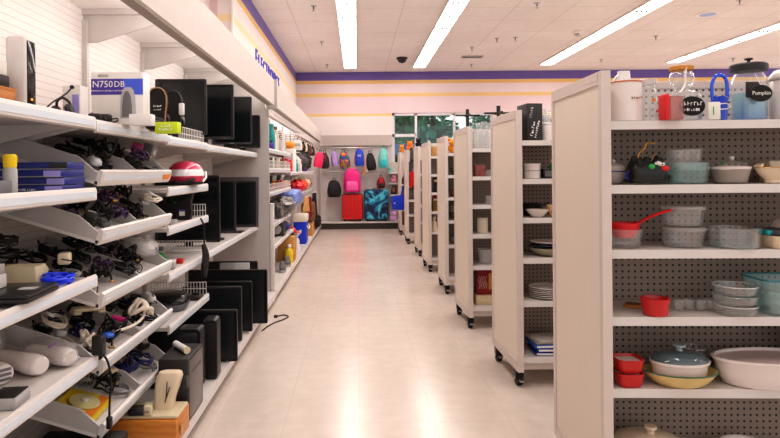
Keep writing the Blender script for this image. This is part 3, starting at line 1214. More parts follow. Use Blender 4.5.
# ---------------------------------------------------------------- hanging cords
t = thing('hanging_strap', 'long black strap with plug hanging down the front of the helmet bay', 'strap', (0, 0, 0))
p = [at(195.5, 201, 4.42), at(196.5, 225, 4.42), at(197, 243, 4.42), at(199, 268, 4.42), at(201, 276, 4.42)]
p = [Vector((-1.130, q.y, q.z)) for q in p]
p[0] = Vector((-1.156, 4.42, 1.205))
p[1].x = -1.132
MB().tube(p, .007, 7).build('strap_cord', BLACKM, t)
MB().tube([p[2] + Vector((.0, -.02, 0)), p[2] + Vector((.01, 0, -.08)), p[3], p[4]], lambda q: .016 + .012 * math.sin(q * 3.1), 8).build('strap_bundle', BLACK, t)
t = thing('dangling_charger', 'black cord with a plug dangling between the two nearest bays', 'cord', (0, 0, 0))
p = [Vector((-1.155, 2.69, .745)), Vector((-1.125, 2.69, .70)), Vector((-1.112, 2.69, .62)), Vector((-1.118, 2.69, .52)), Vector((-1.120, 2.69, .45))]
MB().tube(p, .005, 7).build('cord', CABLE['black'], t)
MB().at(T(-1.120, 2.69, .40)).rbox(0, 0, 0, .024, .024, .055, .006).build('plug', BLACK, t)
MB().at(T(-1.16, 2.68, .735)).rbox(0, 0, 0, .05, .045, .085, .008).build('adapter_case', BLACK, t)

# ---------------------------------------------------------------- wire fences on the helmet bay
def fence_part(label, x0, x1, y, z, h, along='x', n=9):
    t = thing('wire_shelf_fence', label, 'wire fence', (0, 0, 0), 0, 'wire fences on the helmet bay shelves')
    b = MB()
    for k in range(n):
        q = x0 + (x1 - x0) * k / (n - 1)
        pq = (q, y) if along == 'x' else (y, q)
        b.cyl((pq[0], pq[1], z), (pq[0], pq[1], z + h), .0028, n=6)
    b.build('wire', WIRE, t)
    b = MB()
    for zz in (z + .004, z + h * .5, z + h):
        a_, c_ = ((x0, y, zz), (x1, y, zz)) if along == 'x' else ((y, x0, zz), (y, x1, zz))
        b.cyl(a_, c_, .0035, n=6)
    b.build('rail_wire', WIRE, t)
    return t


fence_part('white wire fence at the aisle end of the shelf with the black eared case', -1.36, -1.19, YD - .02, 1.197, .095)
fence_part('white wire fence along the shelf of odds and ends', -1.60, -1.19, YD - .02, .907, .1, n=19)
fence_part('white wire fence behind the dark scanner', -1.62, -1.19, YD - .02, .582, .1, n=19)
fence_part('white wire fence beyond the lime green box on the top shelf', 4.02, 4.66, -1.19, 1.763, .09, 'y', 16)

# ---------------------------------------------------------------- top shelf items, near to far
ZT = 1.7515
t = thing('wooden_box', 'low brown wooden box at the near end of the top left shelf', 'box', (-1.36, 2.14, ZT), 0)
MB().rbox(0, 0, 0, .2, .16, .07, .003).build('box_body', WOOD, t)
MB().rbox(0, 0, .062, .204, .164, .012, .002).build('lid', WOOD, t)
t = thing('laptop_dock', 'dark gray docking station on the brown wooden box', 'docking station', (-1.365, 2.14, ZT + .075), 0)
MB().rbox(0, 0, 0, .18, .14, .045, .006).build('dock_case', BLACK2, t)
MB().box(-.08, .08, -.0712, -.0702, .012, .03).build('dock_front', GRAYP, t)
t = cart('paper_carton', 'white paper carton stacked on the dark docking station', 'carton', (-1.37, 2.15, ZT + .121), .17, .12, .055, PAPER)
t = thing('tower_router', 'tall white tower modem with glossy black front face', 'modem', (-1.285, 2.30, ZT), .0)
MB().rbox(0, 0, 0, .082, .075, .285, .014).build('tower_case', WHITE, t)
MB().rbox(.04, -.002, .018, .006, .056, .248, .0025).build('front_face', SCREEN, t)
MB().rbox(.0435, -.004, .04, .002, .012, .008, .0008).build('status_light', M('amber_led', 'f08020', .4, var=0, emit='f08020', es=1.5), t)
t = thing('desk_microphone', 'black desk microphone on a thin boom beside the tower modem', 'microphone', (-1.255, 2.47, ZT))
MB().rbox(0, 0, 0, .07, .09, .022, .008).build('microphone_base', BLACK, t)
MB().tube([(-.01, -.03, .02), (.0, .0, .05), (.03, .06, .095), (.04, .09, .125)], .0035, 6).build('boom', BLACK2, t)
MB().sell((.041, .092, .128), (.009, .011, .009)).build('microphone_head', BLACKM, t)
t = thing('headset', 'black headset with coiled lead lying beside the white lavender box', 'headset', (-1.265, 2.585, ZT))
MB().tube([(-.04, .03, .02), (-.035, .02, .07), (0, 0, .085), (.035, -.01, .06), (.04, -.02, .02)], .006, 8).build('headband', BLACK, t)
MB().at(T(-.04, .03, .031) @ RY(1.2)).lathe([(0, -.01), (.026, -.01), (.028, 0), (.02, .012), (0, .012)], 18).build('ear_cup', BLACK2, t)
MB().at(T(.04, -.02, .031) @ RY(1.2)).lathe([(0, -.01), (.026, -.01), (.028, 0), (.02, .012), (0, .012)], 18).build('ear_cup', BLACK2, t)
MB().tube([(.04, -.02, .02), (.0, -.05, .03), (-.03, -.02, .01), (.01, .02, .012), (.05, .03, .01), (.07, .0, .008)], .003, 5).build('lead', M('red_lead', 'b24a3a', .5, var=.05), t)
t = cart('small_carton', 'small white carton with a lavender label on the top left shelf', 'carton', (-1.245, 2.66, ZT), .082, .065, .145, WHITE, -.1, (.05, .42, .1, .72), LAVEN)
# router carton
t = cart('router_carton', 'white router carton with a purple and blue N750 DB band', 'carton', (X_(121, 3.05), 3.06, ZT + .0135), .26, .1, .262, WHITE, .0)
MB().box(-.13, .03, -.0515, -.0505, .148, .228).build('purple_band', PURPLE, t)
MB().box(.0301, .13, -.0515, -.0505, .148, .228).build('blue_band', M('bright_blue_print', '4a63d8', .4, var=.05), t)
text('N750', .046, WHITEINK, t, T(-.072, -.0525, .2) @ FACE_CAM, ext=.0004)
text('DB', .042, WHITEINK, t, T(.012, -.0525, .2) @ FACE_CAM, ext=.0004)
scribble(28, .0105, WHITEINK, t, T(-.05, -.0525, .168) @ FACE_CAM)
text('BELKIN', .016, INK, t, T(-.07, -.0525, .243) @ FACE_CAM, ext=.0004)
b = MB().at(T(.055, -.0525, .03))
b.rloft([(.03, .001, .155, .0004), (.055, .001, .14, .0004), (.072, .001, .11, .0004), (.078, .001, .05, .0004), (.078, .001, 0, .0004)], 2)
b.build('router_picture', LGRAY, t)
b = MB().at(T(.05, -.0535, .03))
b.rloft([(.016, .001, .135, .0004), (.038, .001, .11, .0004), (.05, .001, .06, .0004), (.05, .001, .006, .0004)], 2)
b.build('router_picture_front', GRAYP, t)
for k, (u, yy, ky) in enumerate(((105, 2.82, 'a_1'), (119, 2.92, 'a_2'))):
    o = inst(ky, KINDS[ky][0])
    o.matrix_world = T(X_(u, yy) - .05 - .03 * k, yy + .03 * k, ZT + .008) @ RZ(.6 + k)
    tag(o, ('black power adapter' if k == 0 else 'cube-shaped black power adapter') + ' in front of the N750 router carton', None, 'power adapters on the top left shelf')
cart('small_carton', 'plain low white carton at the corner of the N750 router carton', 'carton', (X_(139.5, 2.93) + .01, 2.945, ZT), .11, .06, .055, WHITE, .05)
# standing black slippers
t0 = None
for k, (u, yy, lab) in enumerate(((158.5, 3.36, 'near black slipper standing sole-out on the top left shelf'), (174, 3.50, 'far black slipper standing behind its mate on the top left shelf'))):
    t = thing('slipper', lab, 'slipper', (X_(u, yy), yy, ZT), -.1, 'pair of black slippers')
    b = MB()
    pro = [(.036, 0), (.046, .02), (.046, .07), (.051, .12), (.056, .165), (.05, .205), (.03, .235), (.0, .243)]
    poly = [(x, z) for x, z in pro] + [(-x, z) for x, z in reversed(pro[:-1])]
    b.prism(poly, -.012, .012)
    b.build('sole', BLACKM, t)
    b = MB().tube([(x * 1.0, -.012, z) for x, z in poly], .004, 6, closed=True, sub=2)
    b.build('welt', M('tan_welt', 'a5794f', .6, var=.08) if k == 0 else BLACK2, t)
    MB().tube([(-.045, .012, .06), (-.03, .06, .08), (.03, .06, .08), (.045, .012, .06)], .012, 8, flat=2.2).build('strap', BLACK2, t)
    if k == 1:
        MB().rbox(.056, -.016, .10, .03, .022, .07, .006).build('white_band', WHITE, t)
    if k == 0:
        scribble(5, .018, WHITEINK, t, T(.005, -.0135, .14) @ FACE_CAM)
        scribble(6, .014, WHITEINK, t, T(.005, -.0135, .12) @ FACE_CAM)
t = thing('tape_roll', 'white roll leaning against the far black slipper', 'tape roll', (X_(184, 3.3), 3.3, ZT + .1), 0)
bpy.data.objects.remove(t)
t = thing('black_pouch', 'rounded black pouch beside the N750 router carton', 'pouch', (X_(154, 3.25), 3.27, ZT))
MB().sell((0, 0, .035), (.05, .04, .035), .6, .7).build('pouch_body', BLACKM, t)
MB().tube([(-.04, -.03, .045), (0, -.043, .05), (.04, -.03, .045)], .0025, 5).build('zipper', GRAYP, t)
t = cart('lime_carton', 'lime green flat carton beside the white wire fence on top left shelf', 'carton', (X_(168.5, 3.18), 3.18, ZT), .12, .06, .06, LIME, -.06, letters=[(5, .02, 0, .66, WHITEINK), (7, .02, 0, .34, WHITEINK)])


# ---------------------------------------------------------------- monitors
def monitor(label, loc, rz, w, h, lift, gloss=True, edge=None, foot=True, depth=.05, group='monitors and televisions on the left shelves', lean=0.):
    t = thing('monitor', label, 'monitor', loc, rz, group)
    z = lift
    mt = edge or BLACK
    tilt = RX(lean)
    M0 = T(0, 0, z) @ tilt
    # frame lofted front to back
    b = MB().at(M0 @ T(0, 0, h / 2) @ RX(PI / 2))
    b.rloft([(w * .7, h * .7, -depth, .02), (w * .92, h * .92, -depth * .55, .02), (w, h, -.012, .012), (w, h, .008, .012), (w - .008, h - .008, .013, .01)], 3, True, False)
    bz = max(.018, w * .045)
    b.rings([[(x, y, .013) for x, y in rrect(w - .008, h - .008, .01, 3)], [(x, y, .004) for x, y in rrect(w - 2 * bz, h - 2 * bz, .003, 3)]], False, False)
    b.build('bezel', mt, t)
    MB().at(M0 @ T(0, 0, h / 2)).box(-w / 2 + bz * .8, w / 2 - bz * .8, -.0045, -.001, -h / 2 + bz * .8, h / 2 - bz * .8).build('screen', SCREEN if gloss else SCREENM, t)
    MB().at(M0).rbox(w * .36, -.0125, .006, .012, .004, .005, .0015).build('power_button', GRAYP, t)
    MB().at(M0).box(-.02, .02, -.0138, -.0132, bz * .35, bz * .6).build('maker_mark', LGRAY, t)
    if foot:
        if lift > .015:
            MB().rbox(0, .03, .012, .07, .03, lift + .05, .008).build('stand_neck', BLACK2, t)
        MB().rloft([(w * .5, .17, 0, .05, 0, .02), (w * .5, .17, .008, .05, 0, .02), (w * .44, .15, .014, .045, 0, .02)]).build('stand_base', BLACK2, t)
    return t


ZS = .9065
monitor('wide black monitor, first of the row on the top left shelf, behind the slippers', (X_(181, 4.6), 4.62, ZT), .04, .39, .43, .07)
monitor('second black monitor on the top shelf, right behind the first', (-1.33, 5.2, ZT), .03, .53, .475, .075)
monitor('third black monitor on the top left shelf, under the header sign', (-1.31, 6.3, ZT), .06, .42, .50, .08, edge=BLACK2)
monitor('last black monitor on the top left shelf, against the gray end panel', (-1.32, 6.9, ZT), .0, .42, .38, .06, False)
monitor('large black television standing first on the middle monitor shelf', (-1.42, 5.02, ZS), .03, .54, .56, .05)
monitor('black monitor with a silver edge on the middle shelf, second in line', (-1.37, 5.62, ZS), .10, .46, .50, .06, edge=BLACK2)
monitor('black monitor on the middle shelf leaning by the gray end panel', (-1.31, 6.28, ZS), .06, .50, .48, .06, lean=-.04)
t = thing('picture_frame', 'thin dark slanted frame leaning behind the last middle-shelf monitor', 'frame', (-1.34, 6.66, ZS + .018), .05)
MB().at(RX(-.12)).box(-.2, .24, -.01, .01, 0, .56).build('frame_board', M('mauve_board', '5b5055', .5, var=.05), t)
t = thing('keyboard', 'white keyboard lying on the middle monitor shelf', 'keyboard', (-1.36, 4.845, ZS), .1)
MB().rbox(0, 0, 0, .3, .12, .02, .006).build('keyboard_case', WHITE, t)
b = MB()
for i in range(14):
    for j in range(5):
        b.rbox(-.135 + .02 * i, -.044 + .022 * j, .0195, .016, .018, .005, .0015, 2)
b.build('key', LGRAY, t)
ZB = .1315
monitor('black television on the base deck, nearest of the leaning row', (-1.17, 4.46, ZB), .02, .54, .385, .005, False, foot=False)
monitor('black monitor on the base deck, second of the leaning row', (-1.21, 4.98, ZB), .0, .49, .455, .008, False, edge=BLACK2, foot=False)
monitor('smaller black monitor on the base deck, third of the leaning row', (-1.15, 5.27, ZB), .0, .44, .44, .012, False, foot=False)
monitor('widest black television on the base deck, jutting into the aisle', (-1.205, 5.56, ZB), .0, .73, .5, .006, False, foot=False)
monitor('black television at the back of the base deck near the end panel', (-1.36, 6.35, ZB), .0, .6, .46, .005, False, foot=False)
t = thing('silver_frame', 'silver framed panel lying on top behind the widest television', 'panel', (-1.25, 6.05, ZB), 0)
MB().at(RX(-.1)).rbox(0, 0, 0, .3, .03, .49, .006).build('panel_case', LGRAY, t)
# boxy sets at the front of the deck
for lab, x, y, w, h, dd in (('boxy black computer monitor on the base deck below the scanner', -1.205, 3.98, .36, .395, .12), ('slim black speaker tower just behind the boxy monitor on the base deck', -1.01, 4.14, .10, .415, .12)):
    t = thing('television' if w > .2 else 'tower_speaker', lab, 'television' if w > .2 else 'speaker', (x, y, ZB))
    b = MB().at(T(0, 0, h / 2) @ RX(PI / 2))
    b.rloft([(w * .9, h * .9, -dd / 2, .03), (w, h, -dd / 2 + .02, .03), (w, h, dd / 2 - .02, .03), (w * .94, h * .95, dd / 2, .025)], 4)
    b.build('cabinet', BLACK, t)
    MB().at(T(0, 0, h / 2)).rbox(0, -dd / 2 - .001, -h * .42, w * .82, .004, h * .84, .0015).build('screen' if w > .2 else 'speaker_grille', SCREENM if w > .2 else BLACKM, t)
t = thing('computer_tower', 'dark gray computer tower with a silver front edge on the base deck', 'computer', (-1.046, 3.54, ZB))
MB().rbox(0, 0, 0, .17, .32, .36, .008).build('tower_case', BLACK2, t)
MB().rbox(.0865, 0, .02, .004, .29, .32, .0015).build('front_bezel', M('pewter', '6a625f', .35, .3, var=.06), t)
MB().box(.0885, .0895, -.1, .1, .26, .28).build('drive_slot', BLACK, t)
t = thing('paper_roll', 'white paper tube lying on the dark computer tower', 'paper roll', (-1.05, 3.55, ZB + .361))
MB().at(RZ(-.9)).cyl((-.085, 0, .02), (.085, 0, .02), .02, n=18).build('tube_body', WHITE, t)
MB().at(RZ(-.9)).cyl((.086, 0, .02), (.09, 0, .02), .021, n=18).build('end_cap', CREAMP, t)
# sewing machine in wooden case
t = thing('sewing_machine', 'cream sewing machine set into an orange wooden case on the base deck', 'sewing machine', (-1.115, 3.22, ZB))
b = MB().rbox(-.05, 0, 0, .44, .24, .13, .004)
b.build('wooden_case', WOOD, t)
MB().rbox(.02, 0, .131, .3, .2, .018, .006).build('bed_plate', CREAMP, t)
b = MB().at(T(.065, .02, .149))
b.rloft([(.10, .08, 0, .02), (.105, .08, .05, .02, .005, 0), (.13, .08, .12, .025, .02, 0), (.14, .075, .17, .03, .03, 0), (.12, .06, .19, .025, .034, 0), (.09, .04, .195, .02, .036, 0)], 4)
b.build('machine_arm', CREAM, t)
MB().tube([(.095, -.026, .30), (.089, -.026, .22), (.083, -.026, .19), (.091, -.026, .22), (.109, -.026, .27)], .0025, 5).build('thread_slit', BLACK2, t)
MB().at(T(.18, .03, .28) @ RY(PI / 2)).lathe([(0, -.012), (.03, -.012), (.034, 0), (.03, .012), (0, .012)], 20).build('hand_wheel', BLACK2, t)
MB().at(T(.18, -.06, .04)).rbox(0, 0, 0, .006, .03, .05, .002).build('case_latch', GOLD, t)
t = thing('plug_block', 'small cream plug block at the front edge of the sewing machine case', 'plug', (-1.10, 3.13, ZB + .1505))
MB().rbox(0, 0, 0, .04, .03, .05, .006).build('plug_case', CREAMP, t)
MB().box(-.009, -.005, -.03, -.015, .02, .028).box(.005, .009, -.03, -.015, .02, .028).build('prong', STEEL, t)
t = thing('foot_pedal', 'black sewing foot pedal with cord lying on the wooden case', 'foot pedal', (-1.16, 3.15, ZB + .153))
MB().rloft([(.09, .07, 0, .015), (.09, .07, .02, .015), (.075, .055, .032, .012)]).build('pedal_body', BLACK2, t)
MB().tube([(-.04, 0, .02), (-.08, -.02, .015), (-.09, .02, .012), (-.05, .045, .01)], .004, 6).build('cord', CABLE['black'], t)
t = thing('plug_block', 'cream plug block hanging off the wooden sewing machine case', 'plug', (-1.06, 3.085, ZB + .1))
bpy.data.objects.remove(t)
t = thing('stereo_receiver', 'large black stereo box on the base deck under the lowest tray', 'stereo', (-1.29, 2.76, ZB))
MB().rbox(0, 0, 0, .38, .2, .19, .008).build('cabinet', BLACK, t)
MB().rbox(.14, -.1015, .03, .03, .004, .03, .0015).build('volume_knob', GRAYP, t)
t = thing('record_player', 'black box stereo lying on the base deck of the nearest bay', 'stereo', (-1.2, 2.2, ZB))
MB().rbox(0, 0, 0, .4, .5, .16, .01).build('cabinet', BLACKM, t)
MB().rbox(0, 0, .161, .38, .48, .03, .01).build('dust_cover', BLACK, t)

for o in list(SC.objects):
    if o.parent is None and o.get('label') and not o.get('kind') and o.location.x < -1. and 1.745 < o.location.z < 1.92 and o.location.y < YD and o.name.split('.')[0] not in ('letter_sign', 'wire_shelf_fence'):
        o.location.z += .035 if o.location.y < YB + .02 else (.025 if o.location.y < YC else .01)

# ---------------------------------------------------------------- near bay, flat shelves
Z2, Z3, Z4 = 1.4695, 1.0795, .7215
for k, (w, dy, lab) in enumerate(((.30, 0, 'bottom blue disc case of the stack on the near bay shelf'), (.295, .008, 'second blue disc case up in the near bay stack'), (.28, -.004, 'third blue disc case up in the near bay stack'), (.25, .01, 'topmost blue disc case of the near bay stack'))):
    t = thing('disc_case', lab, 'disc case', (-1.335, 2.53 + dy, Z2 + k * .0315), (.0, .03, -.02, .10)[k], 'blue disc cases stacked on the near bay shelf')
    MB().rbox(0, 0, 0, .28, .2, .029, .002).build('case_shell', DBLUE, t)
    MB().box(.07, .14, -.1012, -.1004, .003, .026).build('spine_label', LAVEN if k < 3 else BLACK2, t)
    MB().box(-.14, .14, -.1008, -.1, .0, .003).build('case_edge', LGRAY, t)
    if k == 0:
        scribble(10, .014, WHITEINK, t, T(.0, -.102, .012) @ FACE_CAM)
for lab, x, y in (('gray toner box in front of the blue disc cases', -1.24, 2.03),):
    t = cart('toner_box', lab, 'box', (x, y, Z2), .1, .08, .055, GRAYP)
    MB().at(T(.02, -.041, .03) @ RX(PI / 2)).lathe([(.006, 0), (.005, .002), (0, .002)], 10).build('white_dot', WHITE, t)
t = thing('glue_bottle', 'gray bottle with a yellow cap at the near edge of the left shelf', 'bottle', (-1.27, 2.02, Z2 + .056))
bpy.data.objects.remove(t)
t = thing('glue_bottle', 'gray bottle with a bright yellow cap at the near edge of the left shelf', 'bottle', (-1.243, 2.15, Z2))
MB().lathe([(0, 0), (.022, 0), (.024, .005), (.024, .09), (.02, .1), (0, .1)], 18).build('bottle_body', LGRAY, t)
MB().lathe([(.021, .1), (.022, .103), (.024, .14), (.018, .148), (0, .148)], 18).build('cap', M('yellow_cap', 'f2cf10', .35, var=.03), t)
# laptop shelf
t = thing('laptop', 'closed black laptop with a white sticker on the near bay shelf', 'laptop', (-1.305, 2.20, Z3 + .0145), .08)
MB().rbox(0, 0, 0, .30, .26, .018, .006).build('laptop_base', BLACK, t)
MB().rbox(0, 0, .0185, .30, .26, .012, .005).build('laptop_lid', SCREENM, t)
MB().box(.06, .12, -.02, .03, .0306, .0312).build('white_sticker', LGRAY, t)
t = cart('hardware_box', 'small white box with a red stripe on the closed laptop', 'box', (-1.37, 2.20, Z3 + .047), .12, .08, .05, WHITE, .1)
MB().box(.02, .035, -.0412, -.0402, .0, .05).build('red_stripe', REDP, t)
cart('hardware_box', 'gray lidded box stacked on the red-striped white box', 'box', (-1.37, 2.21, Z3 + .0985), .1, .07, .035, LGRAY, .0)
t = thing('doorbell_box', 'cream boxy intercom unit behind the blue cable coil', 'intercom', (-1.385, 2.47, Z3), .1)
MB().rloft([(.17, .12, 0, .008), (.17, .12, .07, .008), (.15, .1, .09, .008)]).build('intercom_case', CREAMP, t)
MB().at(T(-.04, -.061, .05) @ RX(PI / 2)).lathe([(.008, 0), (.007, .004), (0, .004)], 12).build('intercom_button', BROWN, t)
t = thing('coiled_cable', 'bright blue network cable coiled on the near bay shelf', 'cable', (-1.235, 2.47, Z3))
pts = []
rr = random.Random(3)
for i in range(42):
    a = 2 * PI * i / 9
    q = .062 * (1 + rr.uniform(-.2, .15))
    pts.append((q * math.cos(a) * .8, q * math.sin(a) * 1.25, .008 + .035 * i / 42 + rr.uniform(0, .01)))
MB().tube(pts, .0055, 7, sub=4).build('cord', CABLE['blue'], t)
MB().at(T(.0, -.03, .05)).rbox(0, 0, 0, .014, .03, .012, .003).build('plug', BLUE, t)
fr3 = flat_frame(Z3, YA)
fill(fr3, .62, 1.02, .25, .5, 0, ['t_black2', 't_black', 'c_black2', 't_black2', 'c_black', 't_black', 'a_1', 't_black2'], 'at the back of the laptop shelf', .22, 71)
fill(fr3, .86, 1.03, .02, .22, 0, ['c_gray', 'a_4', 'c_gray', 't_gray'], 'at the far end of the laptop shelf', .12, 72)
fill(flat_frame(Z2, YA), .82, 1.0, .2, .5, 0, ['m_2', 'r_2', 't_black'], 'behind the blue disc cases', .1, 73)
# bagged devices on the lowest near shelf
glass_mat('glass_rim', (.95, .97, .97), .05, 1., .4, .42, 'ffffff')
glass_mat('bag_film', (.95, .95, .95), .2, 1., .22, .16, 'f0ece8')


def lying(name, label, cat, p0, p1, r, mat, cap, film=False, rise=0.):
    """a rounded device lying along p0-p1 on the shelf, its blunt end toward the aisle"""
    d = Vector((p1[0] - p0[0], p1[1] - p0[1], 0))
    L = d.length
    t = thing(name, label, cat, (p0[0], p0[1], Z4), math.atan2(d.y, d.x))
    b = MB().at(T(0, 0, r + .002) @ RY(PI / 2))
    b.lathe([(0, 0), (r * .6, .004), (r * .8, .03), (r * .86, L * .5), (r, L * .8), (r * .97, L - .012), (r * .85, L), (0, L)], 24, 1., 1.15)
    b.build('device_body', mat, t)
    if cap == 'vent':
        b = MB().at(T(L + .001, 0, r + .002))
        for k in range(3):
            b.box(0, .004, -r * .7, r * .7, -r * .6 + k * r * .45, -r * .36 + k * r * .45)
        b.build('vent_slot', GRAYP, t)
    elif cap == 'oval':
        MB().at(T(L, 0, r + .002) @ RY(PI / 2)).lathe([(0, 0), (r * .82, 0), (r * .86, .006), (r * .7, .014), (0, .016)], 22, 1., 1.15).build('end_cap', CERAM, t)
    if film:
        o_ = MB().sell((0, 0, 0), (L * .62, r * 1.5, r * 1.25), .7, .7, 34, 20, .16, 11., L * 37).build('bag_film', G['bag_film'], t)
        o_.data.transform(T(L * .5, 0, .001 - min(v.co.z for v in o_.data.vertices)))
    return t


lying('bagged_device', 'white device with a slotted vent end at the near edge of the lower shelf', 'device', (-1.56, 2.455), (-1.385, 2.335), .042, CERAM, 'vent')
lying('bagged_device', 'white bagged device with an oval end cap on the lower near shelf', 'device', (-1.54, 2.57), (-1.30, 2.44), .042, CERAM, 'oval')
t = lying('bagged_device', 'clear bagged white handset with a purple mark on the lower near shelf', 'device', (-1.46, 2.655), (-1.235, 2.555), .040, CERAM, 'oval', True)
MB().at(T(.17, -.02, .091) @ RX(.3)).box(-.004, .012, -.02, .02, 0, .002).build('price_mark', M('violet_tag', 'a040d0', .5, var=.03), t)
bag('clear crumpled bag of pale parts against the back of the lower near shelf', (-1.60, 2.60, Z4), (.05, .07, .08), 4.1, None, CERAM, None, None, 'bag_film')
t = cart('flat_device', 'small flat silver and black device at the near lip of the lower shelf', 'device', (-1.255, 2.15, Z4), .1, .12, .04, LGRAY, .1)
MB().rbox(0, 0, .0405, .09, .11, .004, .002).build('device_top', BLACK, t)

# ---------------------------------------------------------------- helmet bay
t = thing('bike_helmet', 'pink and white striped bicycle helmet on the second shelf down', 'helmet', (X_(185, 4.28), 4.30, 1.456), .15)
m, nt, b_ = shader('helmet_shell', .25, .5, .4)
x, y, z = coords(nt)
k1 = math_node(nt, 'MULTIPLY', math_node(nt, 'GREATER_THAN', z, .062), math_node(nt, 'LESS_THAN', z, .108))
nt.links.new(mixcol(nt, k1, lin('c32a50'), lin('ece4e4')), b_.inputs['Base Color'])
prof = [(.118, .02), (.128, .045), (.128, .08), (.115, .12), (.085, .152), (.045, .168), (0, .172)]
MB().lathe([(.1, .02)] + prof, 32, 1.0, 1.2).build('helmet_shell', m, t)
MB().lathe([(.105, .0), (.122, .004), (.124, .02), (.105, .024)], 32, 1.0, 1.2).build('helmet_rim', BLACKM, t)
MB().tube([(-.06, -.15, .03), (-.02, -.175, .01), (.04, -.17, .028), (.07, -.13, .04)], .012, 8).build('chin_strap', BLACKM, t)
MB().tube([(.118, -.03, .02), (.14, .0, .05), (.135, .04, .09)], .008, 6).build('adjuster', WHITE, t)
t = thing('saddle_case', 'black eared fabric case with a white and purple tag', 'case', (X_(170, 4.38), 4.42, 1.1965), .1)
poly = [(-.135, 0), (.135, 0), (.145, .05), (.14, .13), (.155, .19), (.135, .198), (.10, .15), (.04, .122), (-.03, .12), (-.09, .155), (-.135, .185), (-.15, .17), (-.14, .08)]
MB().prism(poly, -.045, .045).build('case_body', BLACKM, t)
MB().box(.06, .1, -.0475, -.0458, .03, .075).build('price_tag', PAPER, t)
MB().box(.06, .1, -.048, -.0476, .062, .075).build('tag_band', PURPLE, t)
MB().sell((0.02, -.0, .12), (.014, .014, .012)).build('green_stud', GREEN, t)
b = cart('gray_box', 'flat gray modem on the shelf beside the black eared case', 'modem', (X_(166, 4.05), 4.02, 1.1965), .15, .12, .03, LGRAY, .2)
fill(flat_frame(1.1965, YC), .02, .22, .03, .4, 0, ['a_4', 'c_white', 'm_2', 'p_2'], 'on the shelf with the black eared case', .1, 81)
# odds and ends
Z9 = .9065
t = thing('toy_car', 'green toy piece on the odds and ends shelf', 'toy', (X_(155, 4.2), 4.24, Z9 + .0), .3)
MB().rloft([(.12, .06, .008, .012), (.13, .065, .03, .015), (.09, .05, .05, .012), (.06, .045, .07, .01)]).build('toy_body', GREEN, t)
for sx in (-.04, .04):
    MB().cyl((sx, -.034, .014), (sx, .034, .014), .014, n=12).build('wheel', BLACK, t)
t = cart('clear_organizer', 'clear gray parts box with a lid on the odds and ends shelf', 'box', (X_(163, 4.0), 3.98, Z9), .16, .1, .055, LGRAY, .2, lid=(.012, WHITE))
t = cart('red_pouch', 'small red case at the front of the odds and ends shelf', 'case', (X_(177, 4.25), 4.22, Z9), .09, .06, .03, REDP, .1)
MB().box(-.03, .03, -.032, -.0302, .012, .016).build('case_seam', BLACK, t)
fill(flat_frame(Z9, YC), .02, .9, .2, .45, 0, ['t_black', 'a_1', 'c_gray', 'p_3', 'a_2', 'r_1', 't_gray', 'm_1'], 'on the odds and ends shelf', .1, 83)
# scanner
t = thing('scanner', 'dark gray photo scanner with glossy lid on the lower shelf', 'scanner', (X_(166, 4.25) - .02, 4.25, .5815), .12)
MB().rloft([(.30, .26, 0, .07), (.34, .3, .03, .09), (.34, .3, .05, .09)], 6).build('scanner_base', M('slate_plastic', '66686e', .35, var=.06), t)
MB().rloft([(.34, .3, .051, .09), (.34, .3, .07, .09), (.3, .26, .1, .08), (.2, .17, .115, .06)], 6).build('scanner_lid', SCREEN, t)
MB().tube([(-.16, -.06, .05), (0, -.151, .05), (.16, -.06, .05)], .004, 6).build('lid_seam', STEEL, t)
t = thing('webcam_dock', 'flat black dock at the aisle end of the scanner shelf', 'dock', (-1.235, 4.55, .5815))
MB().rbox(0, 0, 0, .1, .12, .03, .006).build('dock_case', BLACK2, t)
MB().rbox(0, .02, .03, .05, .03, .015, .004).build('dock_cradle', BLACK, t)

# ---------------------------------------------------------------- floor cord near the end panel
t = thing('trailing_charger', 'black power cord with plug trailing on the floor by the end panel', 'cord', (0, 0, 0))
MB().tube([(-.93, 5.8, .006), (-.90, 5.95, .006), (-.85, 6.1, .006), (-.78, 6.22, .006), (-.74, 6.35, .006), (-.80, 6.42, .006), (-.86, 6.36, .006)], .006, 6).build('cord', CABLE['black'], t)
MB().at(T(-.87, 6.34, 0)).rbox(0, 0, 0, .04, .05, .025, .006).build('plug', BLACK, t)


